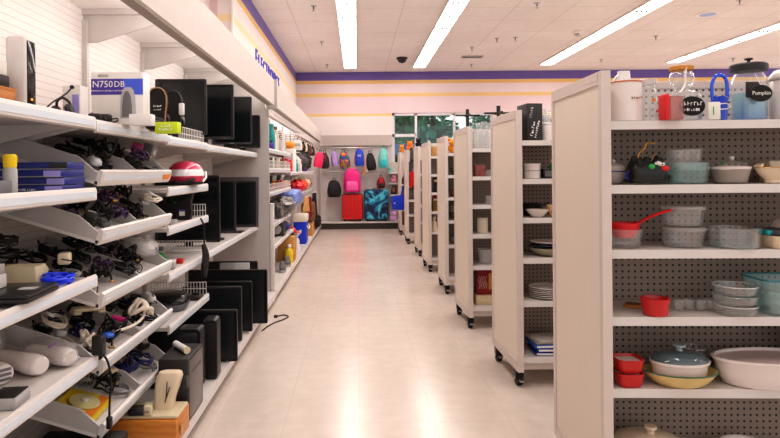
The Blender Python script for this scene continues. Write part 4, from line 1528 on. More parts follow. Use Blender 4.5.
# ------------------------------------------------------------------ far left section: housewares, clothes, bags
XB2, XF2 = -1.61, -1.07
for k, (y0, y1) in enumerate(((7.13, 8.4), (8.4, 9.7), (9.7, 11.0), (11.0, 12.9), (12.9, 14.4), (14.4, 15.85))):
    lab = ['first housewares shelving bay beyond the gray end panel with wire basket shelves', 'second housewares shelving bay with the white heater', 'third left shelving bay holding bright clothes',
           'left shelving bay behind the blue cooler', 'left shelving bay behind the brown satchel', 'last left shelving bay in the back corner'][k]
    t = thing('shelving_bay', lab, 'shelving')
    MB().box(XB2 - .015, XB2, y0, y1, .05, 2.56).build('back_panel', G['slat_back'], t)
    MB().box(XB2, XB2 + .03, y0 + .0, y0 + .035, .1, 2.5).build('upright', BRACKET, t)
    zs = (1.815, 1.57, 1.275, .86, .61) if k < 2 else ((1.515, .95, .45) if k < 3 else ((1.515, 1.115) if k < 5 else (1.515,)))
    for z in zs:
        s = shelf_part(t, y0, y1, z, XF2 if z > .7 else -1.03, True, XB2)
    if k < 2:
        for z in (1.57, 1.275):
            b = MB()
            n = 22
            for q in range(n):
                yy = y0 + .03 + (y1 - y0 - .06) * q / (n - 1)
                b.box(XF2 - .008, XF2 - .004, yy - .003, yy + .003, z, z + .11)
            for zz in (z + .055, z + .11):
                b.box(XF2 - .009, XF2 - .003, y0 + .02, y1 - .02, zz - .003, zz + .003)
            b.build('wire_basket_front', WIRE, t)
    b = MB().box(XB2, -.985, y0, y1, .105, .13)
    b.prism([(-.985, .06), (-.967, .065), (-.967, .128), (-.985, .13)], y0, y1)
    b.build('base_deck', SHELF, t)
    MB().box(-1.05, -1.02, y0, y1, 0, .105).build('kick_plate', KICK, t)
    b = MB()
    for q in range(5):
        b.box(XB2 + .1 + q * .1, XB2 + .17 + q * .1, y0, y1, 2.52, 2.53)
    b.build('canopy_louver', CANOPY, t)
    MB().box(XB2 - .015, -.98, y0, y1, 2.56, 2.575).build('canopy_panel', CANOPY, t)


def cloth(w, h, mat, parent, name='fabric', amp=.03, folds=4, th=.012, seed=0., flare=1.25, m=None):
    b = MB()
    if m is not None:
        b.at(m)
    rs = []
    nx, nz = 18, 10
    for j in range(nz + 1):
        q = j / nz
        ww = w * (1 + (flare - 1) * q)
        ring = []
        for i in range(nx + 1):
            p = i / nx - .5
            ring.append((p * ww, amp * (.3 + q) * math.sin(folds * PI * (p + .5) + seed + q), -h * q * (1 - .08 * math.cos(p * 9 + seed))))
        for i in reversed(range(nx + 1)):
            a = ring[i]
            ring.append((a[0], a[1] + th, a[2]))
        rs.append(ring)
    return b.rings(rs).build(name, mat, parent, 60)


def bottle(label, loc, r, h, mat, cap, group=None, neck=.4):
    t = thing('bottle', label, 'bottle', loc, 0, group)
    MB().lathe([(0, 0), (r * .95, 0), (r, .006), (r, h * .62), (r * .8, h * .72), (r * neck, h * .8), (r * neck, h * .86), (0, h * .86)], 18).build('bottle_body', mat, t)
    MB().lathe([(0, h * .86), (r * neck * 1.25, h * .86), (r * neck * 1.25, h * .98), (r * neck, h), (0, h)], 16).build('cap', cap, t)
    return t


def dryer(label, loc, rz, mat, s=1.):
    t = thing('hair_dryer', label, 'hair dryer', loc, rz, 'hair tools on the top housewares shelf')
    b = MB().at(Matrix.Scale(s, 4))
    b.cyl((0, 0, 0), (0, 0, .14), .022, .018, 12)
    b.build('handle', mat, t)
    MB().at(Matrix.Scale(s, 4) @ T(0, 0, .17) @ RY(PI / 2)).lathe([(0, -.08), (.036, -.08), (.045, -.05), (.045, .02), (.03, .08), (.03, .11), (0, .11)], 18).build('barrel', mat, t)
    MB().at(Matrix.Scale(s, 4) @ T(0, 0, .17) @ RY(PI / 2)).lathe([(0, -.09), (.03, -.09), (.032, -.08), (0, -.08)], 18).build('intake_grille', GRAYP, t)
    return t


Z = 1.8165
bottle('teal spray bottle at the near end of the top housewares shelf', (-1.14, 8.02, Z), .05, .36, TEAL, TEAL, None, .55)
bottle('purple based bottle low on the top housewares shelf', (-1.125, 7.90, Z), .035, .13, PURPLE, BLACK)
bottle('white lotion bottle second on the top housewares shelf', (-1.14, 8.25, Z), .05, .3, WHITE, LGRAY)
bottle('cream tall bottle with brown cap on the top housewares shelf', (-1.15, 8.5, Z), .05, .36, CREAMP, BROWN)
bottle('clear gray bottle before the white heater', (-1.14, 8.75, Z), .045, .24, LGRAY, BLACK)
dryer('black hair dryer standing above the teal bottle', (-1.27, 8.42, Z), 1.5, BLACK2, 1.7)
dryer('dark hair dryer standing behind the white bottles', (-1.27, 8.86, Z), 1.6, BLACK, 1.7)
dryer('black hair dryer standing behind the white heater', (-1.2, 9.5, Z), 1.5, BLACK, 1.7)
t = thing('space_heater', 'white louvered heater on the top housewares shelf', 'heater', (-1.19, 9.2, Z))
MB().rbox(0, 0, 0, .19, .16, .33, .02).build('heater_case', WHITE, t)
b = MB()
for q in range(9):
    b.box(-.075, .05, -.083, -.0805, .05 + q * .03, .066 + q * .03)
b.build('louver', GRAYP, t)
MB().box(.0952, .098, -.06, .06, .04, .29).build('side_grille', LGRAY, t)
for k, (y, mt, lab) in enumerate(((7.75, BLACK2, 'dark can first in the upper wire basket shelf'), (7.92, WHITE, 'white tin in the upper wire basket shelf'), (8.1, BLACK, 'black tin in the upper wire basket shelf'), (8.5, CREAMP, 'cream tin in the second upper wire basket'), (8.68, BROWN, 'brown tin in the second upper wire basket'))):
    t = thing('tin_can', lab, 'can', (-1.15, y, 1.5715), 0, 'cans in the upper wire basket shelf')
    MB().lathe([(0, 0), (.06, 0), (.062, .004), (.062, .16), (.06, .165), (0, .165)], 20).build('can_body', mt, t)
    MB().lathe([(.063, .15), (.064, .152), (.064, .17), (.058, .174), (0, .174)], 20).build('lid', LGRAY, t)
cart('brown_box', 'reddish brown box in the second upper wire basket shelf', 'box', (-1.18, 8.95, 1.5715), .18, .16, .2, M('rust_box', '8c3b22', .5, var=.08), 0, (-.3, .3, .2, .6), CREAMP)
cart('cream_box', 'cream box after the brown one in the upper wire basket', 'box', (-1.18, 9.25, 1.5715), .18, .16, .13, CREAMP, 0, (-.3, .3, .2, .6), LGRAY)
cart('red_box', 'bright red box at the end of the second upper wire basket', 'box', (-1.18, 9.5, 1.5715), .18, .16, .17, M('cherry_box', 'd31a38', .45, var=.05), 0, (-.3, .3, .2, .6), WHITE)
for k, (y, mt, lab) in enumerate(((7.78, YELLOW, 'yellow handled tool poking from the lower wire basket'), (7.98, BLACK, 'black handled tool poking from the lower wire basket'), (8.2, ORANGE, 'orange handled tool poking from the lower wire basket'), (8.55, BROWN, 'brown handled brush poking from the second lower wire basket'), (8.8, REDP, 'red handled brush in the second lower wire basket'))):
    t = thing('utensil', lab, 'kitchen tool', (-1.16, y, 1.2765), .2 * k, 'tools in the lower wire basket')
    MB().at(RX(.5)).cyl((0, 0, .02), (0, 0, .16), .014, .018, 10).build('handle', mt, t)
    MB().at(RX(.5)).rbox(0, 0, .16, .06, .02, .08, .008).build('tool_head', BLACK2 if k % 2 else LGRAY, t)
for y, mt, lab in ((9.12, REDP, 'red folded cloth in the second lower wire basket'), (9.45, CREAMP, 'cream folded cloth in the second lower wire basket')):
    t = thing('folded_cloth', lab, 'cloth', (-1.2, y, 1.2765))
    for q in range(3):
        MB().rbox(0, 0, q * .04, .22 - .01 * q, .24, .038, .018).build('fold', mt, t)


def crumple(name, label, cat, loc, rad, mat, seed, amp=.45, e=.7, rz=0., part='cloth_body', strap=None):
    t = thing(name, label, cat, loc, rz)
    o_ = MB().sell((0, 0, 0), rad, e, e, 34, 20, amp, 11., seed).build(part, mat, t, 50)
    o_.data.transform(T(0, 0, .002 - min(v.co.z for v in o_.data.vertices)))
    if strap:
        MB().tube([(-rad[0] * .6, 0, rad[2] * 1.6), (-rad[0] * .4, -.02, rad[2] * 2.4), (rad[0] * .4, -.02, rad[2] * 2.4), (rad[0] * .6, 0, rad[2] * 1.6)], .012, 7, flat=.6).build('handle', strap, t)
    return t


PERI = M('periwinkle_vinyl', '7d8fd0', .35, var=.12)
SILV = M('silver_nylon', '8b8784', .3, .4, var=.25, scale=20, bump=.5, bscale=25)
crumple('handbag', 'periwinkle blue vinyl bag on the shelf beyond the silver jacket', 'bag', (-1.14, 10.3, .967), (.18, .5, .13), PERI, 2., .10, .5)
crumple('crumpled_jacket', 'crumpled silver gray jacket spilling over the housewares shelf', 'jacket', (-1.12, 8.95, .8615), (.17, .42, .13), SILV, 5., .4, .75)
crumple('dark_bundle', 'black cloth bundle at the near end of the jacket shelf', 'cloth', (-1.20, 7.95, .8615), (.15, .26, .12), BLACKM, 9., .3, .8)
crumple('purple_pouch', 'small purple pouch beside the black boxy radio', 'pouch', (-1.12, 9.45, .6115), (.05, .1, .06), PURPLE, 4., .15, .7)
t = thing('radio', 'black boxy radio with a round speaker below the silver jacket', 'radio', (-1.16, 8.75, .6115))
MB().rbox(0, 0, 0, .2, .34, .19, .012).build('radio_case', BLACK2, t)
MB().at(T(0, -.171, .095) @ RX(PI / 2)).lathe([(.07, 0), (.065, .006), (.02, .004), (0, .008)], 20).build('speaker_cone', LGRAY, t)
t = thing('sneaker', 'gray sneaker on the base deck nearest the white corner guard', 'shoe', (-1.06, 8.45, .1315), .15, 'shoes on the far base deck')


def shoe(t, mat, sole):
    b = MB()
    b.rloft([(.085, .27, 0, .04), (.095, .285, .012, .045), (.095, .285, .028, .045), (.088, .275, .034, .042)], 6)
    b.build('sole', sole, t)
    b = MB()
    b.rloft([(.085, .27, .034, .04), (.088, .265, .06, .04, 0, .004), (.08, .21, .085, .038, 0, .03), (.07, .14, .11, .034, 0, .062), (.066, .12, .125, .032, 0, .07)], 6)
    b.build('upper', mat, t)
    b = MB()
    for k in range(4):
        b.tube([(-.03, -.01 + k * .022, .088 + k * .008), (0, -.016 + k * .022, .098 + k * .009), (.03, -.01 + k * .022, .088 + k * .008)], .003, 5, sub=2)
    b.build('laces', WHITE, t)


shoe(t, M('gray_suede', '6c6866', .8, var=.1), LGRAY)
for lab, loc, rz in (('gray sneaker behind its mate on the far base deck', (-1.22, 8.5, .1315), .0), ('gray sneaker farther along the far base deck', (-1.05, 8.95, .1315), .2)):
    c = dup(t)
    c.location = loc
    c.rotation_euler.z = rz
    c['label'] = lab
t = cart('tan_box', 'tan cardboard box on the base deck before the blue cooler', 'box', (-1.12, 9.5, .1315), .26, .34, .38, M('kraft_card', 'c8924c', .7, var=.06), 0)
MB().box(-.131, .131, -.02, .02, .3803, .3815).build('packing_tape', CREAMP, t)
for lab, loc, mt in (('white jug standing beside the blue cooler', (-1.10, 10.7, .1315), WHITE), ('small yellow bottle below the silver jacket', (-1.06, 9.25, .1315), YELLOW)):
    bottle(lab, loc, .065, .28, mt, WHITE, None, .45)
t = thing('cooler', 'tall blue drink cooler with a thick white lid', 'cooler', (-1.11, 11.75, .1315))
MB().rloft([(.22, .34, 0, .03), (.25, .38, .04, .04), (.26, .4, .42, .04)]).build('cooler_body', BLUE, t)
MB().rbox(0, 0, .421, .28, .42, .16, .03).build('lid', M('cooler_lid', 'e9ded2', .4, var=.03), t)
MB().tube([(.131, -.16, .36), (.16, -.15, .30), (.16, .15, .30), (.131, .16, .36)], .012, 8).build('handle', WHITE, t)
crumple('satchel', 'brown leather satchel leaning beyond the blue cooler', 'bag', (-1.08, 13.3, .4185), (.14, .36, .22), BROWN, 3., .08, .4, strap=BLACK2)
t = thing('carton_riser', 'plain tan carton beneath the brown satchel', 'carton', (-1.12, 13.3, .1315))
MB().rbox(0, 0, 0, .28, .6, .285, .004).build('carton_body', M('kraft_card', 'c8924c'), t)
MB().box(-.141, .141, -.02, .02, .2851, .2862).build('packing_tape', CREAMP, t)
crumple('duffel_bag', 'black duffel bag slumped on the far end of the left base deck', 'bag', (-1.02, 14.6, .1465), (.13, .3, .15), BLACKM, 7., .2, .7, strap=BLACK)


def hanging_garment(label, loc, w, h, mat, rz, seed=0.):
    t = thing('garment', label, 'garment', loc, rz, 'garments hanging at the far left')
    cloth(w, h, mat, t, seed=seed)
    b = MB().tube([(-w * .5, .01, -.01), (0, .01, .02), (w * .5, .01, -.01)], .007, 6)
    b.tube([(0, .01, .02), (0, .01, .035), (.02, .01, .045), (.03, .01, .035)], .004, 5)
    b.build('hanger', WHITE, t)
    return t


def heap(label, Y, rad, mat, seed, z, amp=.25, x=None):
    return crumple('clothes_heap', label, 'clothes', (-1.58 + rad[0] * 1.2 if x is None else x, Y, z), rad, mat, seed, amp, .8)


ZM, ZU = 1.131, 1.531
heap('red clothes heap on the middle shelf just past the periwinkle bag', 11.4, (.17, .3, .10), REDP, 1., ZM, x=-1.17)
heap('red orange clothes heap beyond the red one', 12.2, (.17, .32, .11), M('red_orange_cloth', 'e04a2a', .8, var=.1), 2., ZM, x=-1.18)
heap('cream cloth heap on the far middle shelf', 13.0, (.16, .3, .12), M('cream_cloth', 'd8c6a8', .8, var=.08), 3., ZM, x=-1.19)
heap('dark crimson cloth heap at the end of the far middle shelf', 13.8, (.15, .33, .11), M('crimson_cloth', '7c1a2c', .8, var=.15), 4., ZM, x=-1.2)
heap('black and white patterned bundle on the upper far shelf', 12.3, (.17, .38, .17), M('bw_cloth', '4a4748', .8, var=.9, scale=9), 5., ZU, x=-1.18)
heap('black bundle at the end of the upper far shelf', 13.4, (.16, .36, .18), BLACKM, 6., ZU, x=-1.18)
heap('orange cap-shaped cloth on the white box of the upper far shelf', 10.6, (.10, .16, .06), M('orange_cloth', 'ee9a2c', .8, var=.08), 7., 1.934, .15, x=-1.2)
heap('pale gray cloth bundle on the upper far shelf', 11.3, (.13, .24, .14), M('pale_cloth', 'cfc6c2', .8, var=.1), 8., ZU, x=-1.2)
cart('white_carton', 'tall white box under the orange cloth on the upper far shelf', 'carton', (-1.21, 10.6, ZU), .24, .34, .4, PAPER, 0, (-.4, .4, .5, .8), LGRAY)
cart('red_box', 'cherry red box at the near end of the upper far shelf', 'box', (-1.19, 10.05, ZU), .2, .22, .2, MATS['cherry_box'], 0, (-.4, .4, .3, .6), WHITE)
hanging_garment('yellow tan garment hanging below the far middle shelf', (-1.0, 11.9, 1.02), 0.16, .27, TAN, 1.2, seed=.7)
hanging_garment('crimson garment hanging beside the yellow tan one', (-1.0, 12.6, 1.0), .16, .4, MATS['crimson_cloth'], 1.2, seed=1.4)
hanging_garment('black garment hanging at the far end below the middle shelf', (-1.0, 14.2, 1.02), .2, .5, BLACKM, 1.2, seed=2.1)

def purse(label, loc, w, h, d, mat, trim):
    """small bag on a peg that runs back to the wall panel"""
    t = thing('purse', label, 'bag', loc, .25, 'small bags on pegs at the far left')
    b = MB().at(T(0, 0, -h - .1))
    b.rloft([(w * .8, d * .8, 0, d * .3), (w, d, h * .1, d * .4), (w * .95, d, h * .6, d * .4), (w * .75, d * .6, h * .95, d * .25), (w * .7, d * .4, h, d * .15)], 5)
    b.build('bag_body', mat, t)
    MB().at(T(0, -d * .46, -h * .62 - .1)).rbox(0, 0, 0, w * .6, .02, h * .3, .006).build('front_flap', trim, t)
    MB().tube([(-w * .3, 0, -.11), (-w * .2, 0, -.03), (0, 0, -.005), (w * .2, 0, -.03), (w * .3, 0, -.11)], .008, 6).build('strap', trim, t)
    dx = -1.605 - loc[0]
    q = RZ(-.25) @ Vector((dx, 0, 0))
    MB().tube([(0, 0, .0), (q.x * .5, q.y * .5, .004), (q.x, q.y, .006)], .006, 6, sub=2).build('peg_hook', STEEL, t)
    return t


for lab, y, w_, h_, mt, tr in (('white purse on a peg above the upper far shelf', 11.25, .2, .19, WHITE, LGRAY), ('black purse on a peg after the white one', 11.85, .22, .2, BLACKM, BROWN), ('cream purse on a peg above the far shelf', 12.45, .2, .18, CREAMP, BROWN),
                               ('gray striped purse on a peg above the far shelf', 13.05, .22, .2, MATS['bw_cloth'], BLACK), ('rust brown purse on a peg toward the back corner', 13.65, .22, .2, MATS['rust_box'], BLACK), ('black purse on the last peg by the back corner', 14.3, .24, .22, BLACKM, GRAYP)):
    purse(lab, (-1.12, y, 2.22), w_, h_, .09, mt, tr)
for lab, y, mt in (('teal tumbler on the upper far shelf beside the gray bundle', 10.95, TEAL), ('white tumbler on the upper far shelf beyond the teal one', 11.62, WHITE), ('purple tumbler between the far bundles', 12.86, PURPLE)):
    bottle(lab, (-1.12, y, ZU), .05, .22, mt, BLACK)
for k, (lab, y, mt) in enumerate((('dark cap on the low shelf by the blue cooler', 10.05, BLACK2), ('red cap on the low shelf by the blue cooler', 10.5, REDP))):
    t = thing('baseball_cap', lab, 'cap', (-1.17, y, .4515 + .015), 1.4)
    MB().lathe([(.085, 0), (.092, .01), (.085, .06), (.055, .095), (0, .105)], 24, 1., 1.1).build('crown_panel', mt, t)
    MB().at(T(0, -.12, .004)).rloft([(.14, .12, 0, .055), (.13, .11, .01, .05)], 5).build('visor', mt, t)

# ------------------------------------------------------------------ back display of bags
DY = 16.12
t = thing('bag_display', 'gray wall display with two chrome bars for bags on the back wall', 'display')
MB().box(-1.0, X_(392, 16.1), DY + .02, DY + .05, .0, 2.28).build('display_panel', M('display_panel', 'd8cfcb', .55, var=.03), t)
MB().box(-1.0, X_(392, 16.1), DY - .1, DY + .05, 2.20, 2.48).build('display_header', M('display_header', 'bfb2aa', .55, var=.03), t)
for z in (2.14, 1.50):
    MB().cyl((-.92, DY - .22, z), (.815, DY - .22, z), .016, n=10).build('chrome_bar', STEEL, t)
for x in (-.9, -.25, .80):
    for z in (2.14, 1.50):
        MB().cyl((x, DY - .22, z), (x, DY + .03, z), .012, n=8).build('bar_bracket', STEEL, t)
for x in (-.25, .80):
    MB().box(x - .015, x + .015, DY - .0, DY + .02, .3, 2.2).build('standard', BRACKET, t)
b = MB().box(-.95, X_(398, 15.8), DY - .45, DY + .05, .16, .2)
b.build('base_deck', SHELF, t)
MB().box(-.95, X_(398, 15.8), DY - .4, DY + .05, 0, .16).build('kick_plate', M('dark_kick', '3d3531', .6, var=.08), t)


def backpack(label, u, vtop, vbot, wpx, mats, Y=15.72, d=.15, rz=0., name='backpack', tilt=0., strap=True, pocket=True, hook=True, base=None, group='bags on the back wall display', e=.45, sticker=None):
    h = (vbot - vtop) * Y / F * (.9 if hook else 1)
    w = wpx * Y / F * (.82 if hook else .9)
    p = at(u, vbot, Y)
    if base is not None:
        p.z = base
    t = thing(name, label, 'bag', p, rz, group)
    body, trim = mats
    MM = RY(tilt)
    b = MB().at(MM)
    b.rloft([(w * .86, d * .8, 0, d * .3), (w, d, h * .06, d * .42), (w, d, h * .55, d * .42), (w * .92, d * .85, h * .8, d * .38), (w * .62, d * .55, h * .96, d * .26), (w * .3, d * .3, h * 1.0, d * .14)], 6)
    b.build('bag_body', body, t)
    if pocket:
        b = MB().at(MM @ T(0, -d * .5, h * .08))
        b.rloft([(w * .7, d * .3, 0, d * .12), (w * .76, d * .42, h * .05, d * .18), (w * .74, d * .4, h * .3, d * .18), (w * .6, d * .2, h * .38, d * .09)], 5)
        b.build('front_pocket', trim, t)
        MB().at(MM).tube([(-w * .4, -d * .42, h * .5), (-w * .33, -d * .43, h * .78), (0, -d * .33, h * .9), (w * .33, -d * .43, h * .78), (w * .4, -d * .42, h * .5)], .007, 5).build('zipper', trim, t)
    MB().at(MM).tube([(-.03, 0, h * .98), (-.025, 0, h + .05), (.025, 0, h + .05), (.03, 0, h * .98)], .009, 6).build('carry_loop', trim, t)
    if strap:
        for sx in (-1, 1):
            MB().at(MM).tube([(sx * w * .22, d * .35, h * .9), (sx * w * .46, d * .5, h * .6), (sx * w * .5, d * .5, h * .2), (sx * w * .4, d * .4, .03)], .012, 6, flat=2).build('shoulder_strap', trim, t)
    if sticker:
        MB().at(MM).box(sticker[0] * w, sticker[1] * w, -d * .53, -d * .52, sticker[2] * h, sticker[3] * h).build('patch', sticker[4], t)
    if hook:
        MB().tube([(0, .0, h + .045), (0, .02, h + .085), (0, .1, h + .1), (0, .135, h + .1)], .008, 6, sub=3).build('peg_hook', BLACK2, t)
    return t


def patterned(name, cols, scale, kind='noise', rough=.6):
    m, nt, b = shader(name, rough)
    tc = nt.nodes.new('ShaderNodeTexCoord')
    if kind == 'vor':
        n = nt.nodes.new('ShaderNodeTexVoronoi')
        n.inputs['Scale'].default_value = scale
        src = nt.nodes.new('ShaderNodeSeparateColor')
        nt.links.new(tc.outputs['Object'], n.inputs['Vector'])
        nt.links.new(n.outputs['Color'], src.inputs[0])
        fac = src.outputs[0]
    else:
        n = nt.nodes.new('ShaderNodeTexNoise')
        n.inputs['Scale'].default_value = scale
        n.inputs['Detail'].default_value = 1
        n.inputs['Distortion'].default_value = 1.2
        nt.links.new(tc.outputs['Object'], n.inputs['Vector'])
        fac = n.outputs['Fac']
    r = nt.nodes.new('ShaderNodeValToRGB')
    r.color_ramp.interpolation = 'CONSTANT'
    e = r.color_ramp.elements
    while len(e) < len(cols):
        e.new(.5)
    lo, hi = (.0, 1.) if kind == 'vor' else (.32, .70)
    for i, c in enumerate(cols):
        e[i].position = 0 if i == 0 else lo + (hi - lo) * i / len(cols)
        e[i].color = lin(c)
    nt.links.new(fac, r.inputs['Fac'])
    nt.links.new(r.outputs['Color'], b.inputs['Base Color'])
    return m


HOTPINK = M('hot_pink_nylon', 'f01e8c', .55, var=.08)
ROSE = M('rose_nylon', 'ee2a64', .55, var=.08)
LAV = M('lavender_nylon', 'b59ad8', .6, var=.06)
ROYAL = M('royal_nylon', '1f49c8', .55, var=.08)
AQUA = M('aqua_nylon', '84d0c6', .6, var=.06)
BLKN = M('black_nylon', '222022', .65, var=.15)
CORAL = M('coral_trim', 'ee7050', .6, var=.05)
FLORAL = patterned('pink_floral', ['241a20', '241a20', '93465a', '3a2630', '241a20'], 26)
MULTI = patterned('multi_print', ['1f7a30', 'e79a10', 'd01f1a', '1a55b8', '1f7a30', '5b1a68', '2a2a2a'], 7)
NEB = patterned('blue_nebula', ['0d1d3c', '123a66', '1f86a8', '58c4d6', '174a78', '0d1d3c', '2aa0bb'], 2.7)
backpack('rose pink drawstring bag hanging at the left end of the bag display', 317.5, 150, 167, 11, (ROSE, BLKN), 15.2, .14, .3, 'drawstring_bag', .18, False, False)
backpack('dark floral backpack hanging second from the left on the top bar', 325.3, 150.5, 168.5, 8.5, (FLORAL, BLKN), tilt=-.05)
backpack('lavender backpack hanging on the top bar', 335.5, 150, 166, 7.5, (LAV, LAV), tilt=-.1, d=.11)
backpack('multicolored patterned drawstring bag on the top bar', 345.5, 149, 168.5, 11, (MULTI, BLKN), tilt=-.12, pocket=False)
backpack('royal blue backpack with coral piping on the top bar', 359.5, 147, 166, 10.5, (ROYAL, CORAL), sticker=(-.2, .2, .55, .66, LGRAY), e=.4, pocket=False)
backpack('black upright bag on the top bar', 372, 151, 170.5, 10, (BLKN, BLACKM), tilt=-.12)
backpack('aqua backpack with turquoise pocket on the top bar', 383.5, 147, 168.5, 10.5, (AQUA, M('turq_pocket', '35b8c0', .6, var=.05)))
t = thing('orange_tag', 'narrow orange lanyard dangling under the royal blue backpack', 'lanyard', at(364, 175, 15.72))
MB().box(-.025, .025, -.004, .004, 0, .24).build('ribbon', ORANGE, t)
MB().tube([(0, 0, .24), (.0, .0, .3)], .006, 6, sub=1).build('lanyard_cord', BLKN, t)
backpack('black messenger backpack hanging on the lower bar', 334, 178, 197, 15, (BLKN, BLACKM), d=.18)
for k, (x, lab) in enumerate(((327, 'left'), (340, 'right'))):
    pass
backpack('small red pouch bag hanging on the lower bar above the blue suitcase', 381, 176, 188.5, 8.5, (M('dark_red_nylon', 'b3141c', .6, var=.1), BLKN), d=.14)


def suitcase(label, u, w, h, d, mat, trim, Y, handle=True, ribs=True):
    t = thing('suitcase', label, 'suitcase', (X_(u, Y), Y, .2005), 0, 'suitcases on the back display deck')
    b = MB().at(T(0, 0, .05 + h / 2) @ RX(PI / 2))
    b.rloft([(w * .94, h * .95, -d / 2, .05), (w, h, -d / 2 + .03, .06), (w, h, d / 2 - .03, .06), (w * .94, h * .95, d / 2, .05)], 5)
    b.build('shell', mat, t)
    if ribs:
        b = MB()
        for k in range(5):
            b.rbox(-w * .34 + k * w * .17, -d / 2 - .002, .12, w * .06, .014, h * .82, .005)
        b.build('shell_rib', mat, t)
    MB().tube([(x * 1.005, 0, .05 + h / 2 + y * 1.005) for x, y in rrect(w, h, .06, 4)], .008, 6, closed=True, sub=1).build('zipper', trim, t)
    for sx in (-1, 1):
        for sy in (-1, 1):
            b = MB().cyl((sx * w * .38 - .012, sy * d * .32, .026), (sx * w * .38 + .012, sy * d * .32, .026), .026, n=14)
            b.box(sx * w * .38 - .016, sx * w * .38 + .016, sy * d * .32 - .016, sy * d * .32 + .016, .03, .055)
            b.build('wheel', BLACK, t)
    MB().tube([(-.08, -.02, .05 + h), (-.07, -.02, .085 + h), (.07, -.02, .085 + h), (.08, -.02, .05 + h)], .011, 7).build('carry_handle', trim, t)
    return t


suitcase('bright red hard suitcase standing on the back display deck', 352, .545, .66, .26, M('red_shell', 'd3141c', .35, var=.05), BLACK2, 15.84)
suitcase('blue nebula patterned suitcase standing right of the red one', 376, .62, .78, .3, NEB, BLKN, 15.84, ribs=False)
backpack('hot pink backpack resting on top of the red suitcase', 352, 173, 196.5, 18, (HOTPINK, M('pink_trim', 'ff62b0', .5, var=.05)), 15.74, .2, base=.2005 + .05 + .66 + .06, hook=False)
# plush toys
PLUSHP = M('pink_plush', 'e69ab0', .9, var=.1, bump=.4)
PLUSHL = M('lilac_plush', 'd0a2d6', .9, var=.1, bump=.4)


def plush(label, loc, s, mat, ear=True):
    t = thing('plush_toy', label, 'plush toy', loc)
    MB().sell((0, 0, s * .45), (s * .45, s * .38, s * .45)).build('body', mat, t)
    MB().sell((0, -.02, s * 1.05), (s * .42, s * .36, s * .36)).build('head', mat, t)
    for sx in (-1, 1):
        MB().sell((sx * s * .3, 0, s * 1.4), (s * .13, s * .08, s * .17)).build('ear', mat, t)
        MB().sell((sx * s * .15, -s * .36, s * 1.1), (s * .05, s * .03, s * .06)).build('eye', BLACK, t)
        MB().sell((sx * s * .4, -s * .15, s * .5), (s * .13, s * .13, s * .26)).build('arm', mat, t)
    return t


t = thing('plush_shelf', 'narrow white shelf rack with plush toys beside the bag display', 'shelf rack', (X_(394.5, 15.7), 15.85, 0))
for z in (1.2, 1.47, .9):
    MB().box(-.14, .16, -.2, .2, z - .03, z).build('shelf', SHELF, t)
MB().box(.16, .19, -.22, .2, 0.202, 1.75).build('side_panel', FRAMEAL, t)
MB().box(-.14, .16, .2, .22, 0.202, 1.75).build('back_sheet', FASCIA, t)
plush('pink plush toy on the middle of the narrow shelf rack', (X_(394, 15.7), 15.75, 1.2005), .15, PLUSHP)
plush('lilac plush toy sitting on the display deck by the blue suitcase', (X_(393, 15.6), 15.62, .2005), .19, PLUSHL)
t = plush('small aqua plush toy on the upper shelf of the narrow rack', (X_(390.5, 15.7), 15.75, 1.4705), .10, AQUA)
backpack('dark brown pouch on the low shelf of the narrow rack', 393.5, 188.5, 195, 7, (BROWN, BLKN), 15.75, .14, base=.9005, strap=False, hook=False)

# ------------------------------------------------------------------ movable shelf units on the right
GZ = (1.748, 1.476, 1.2, .915, .61, .215)
GW, GD, PT = 1.30, .72, .04


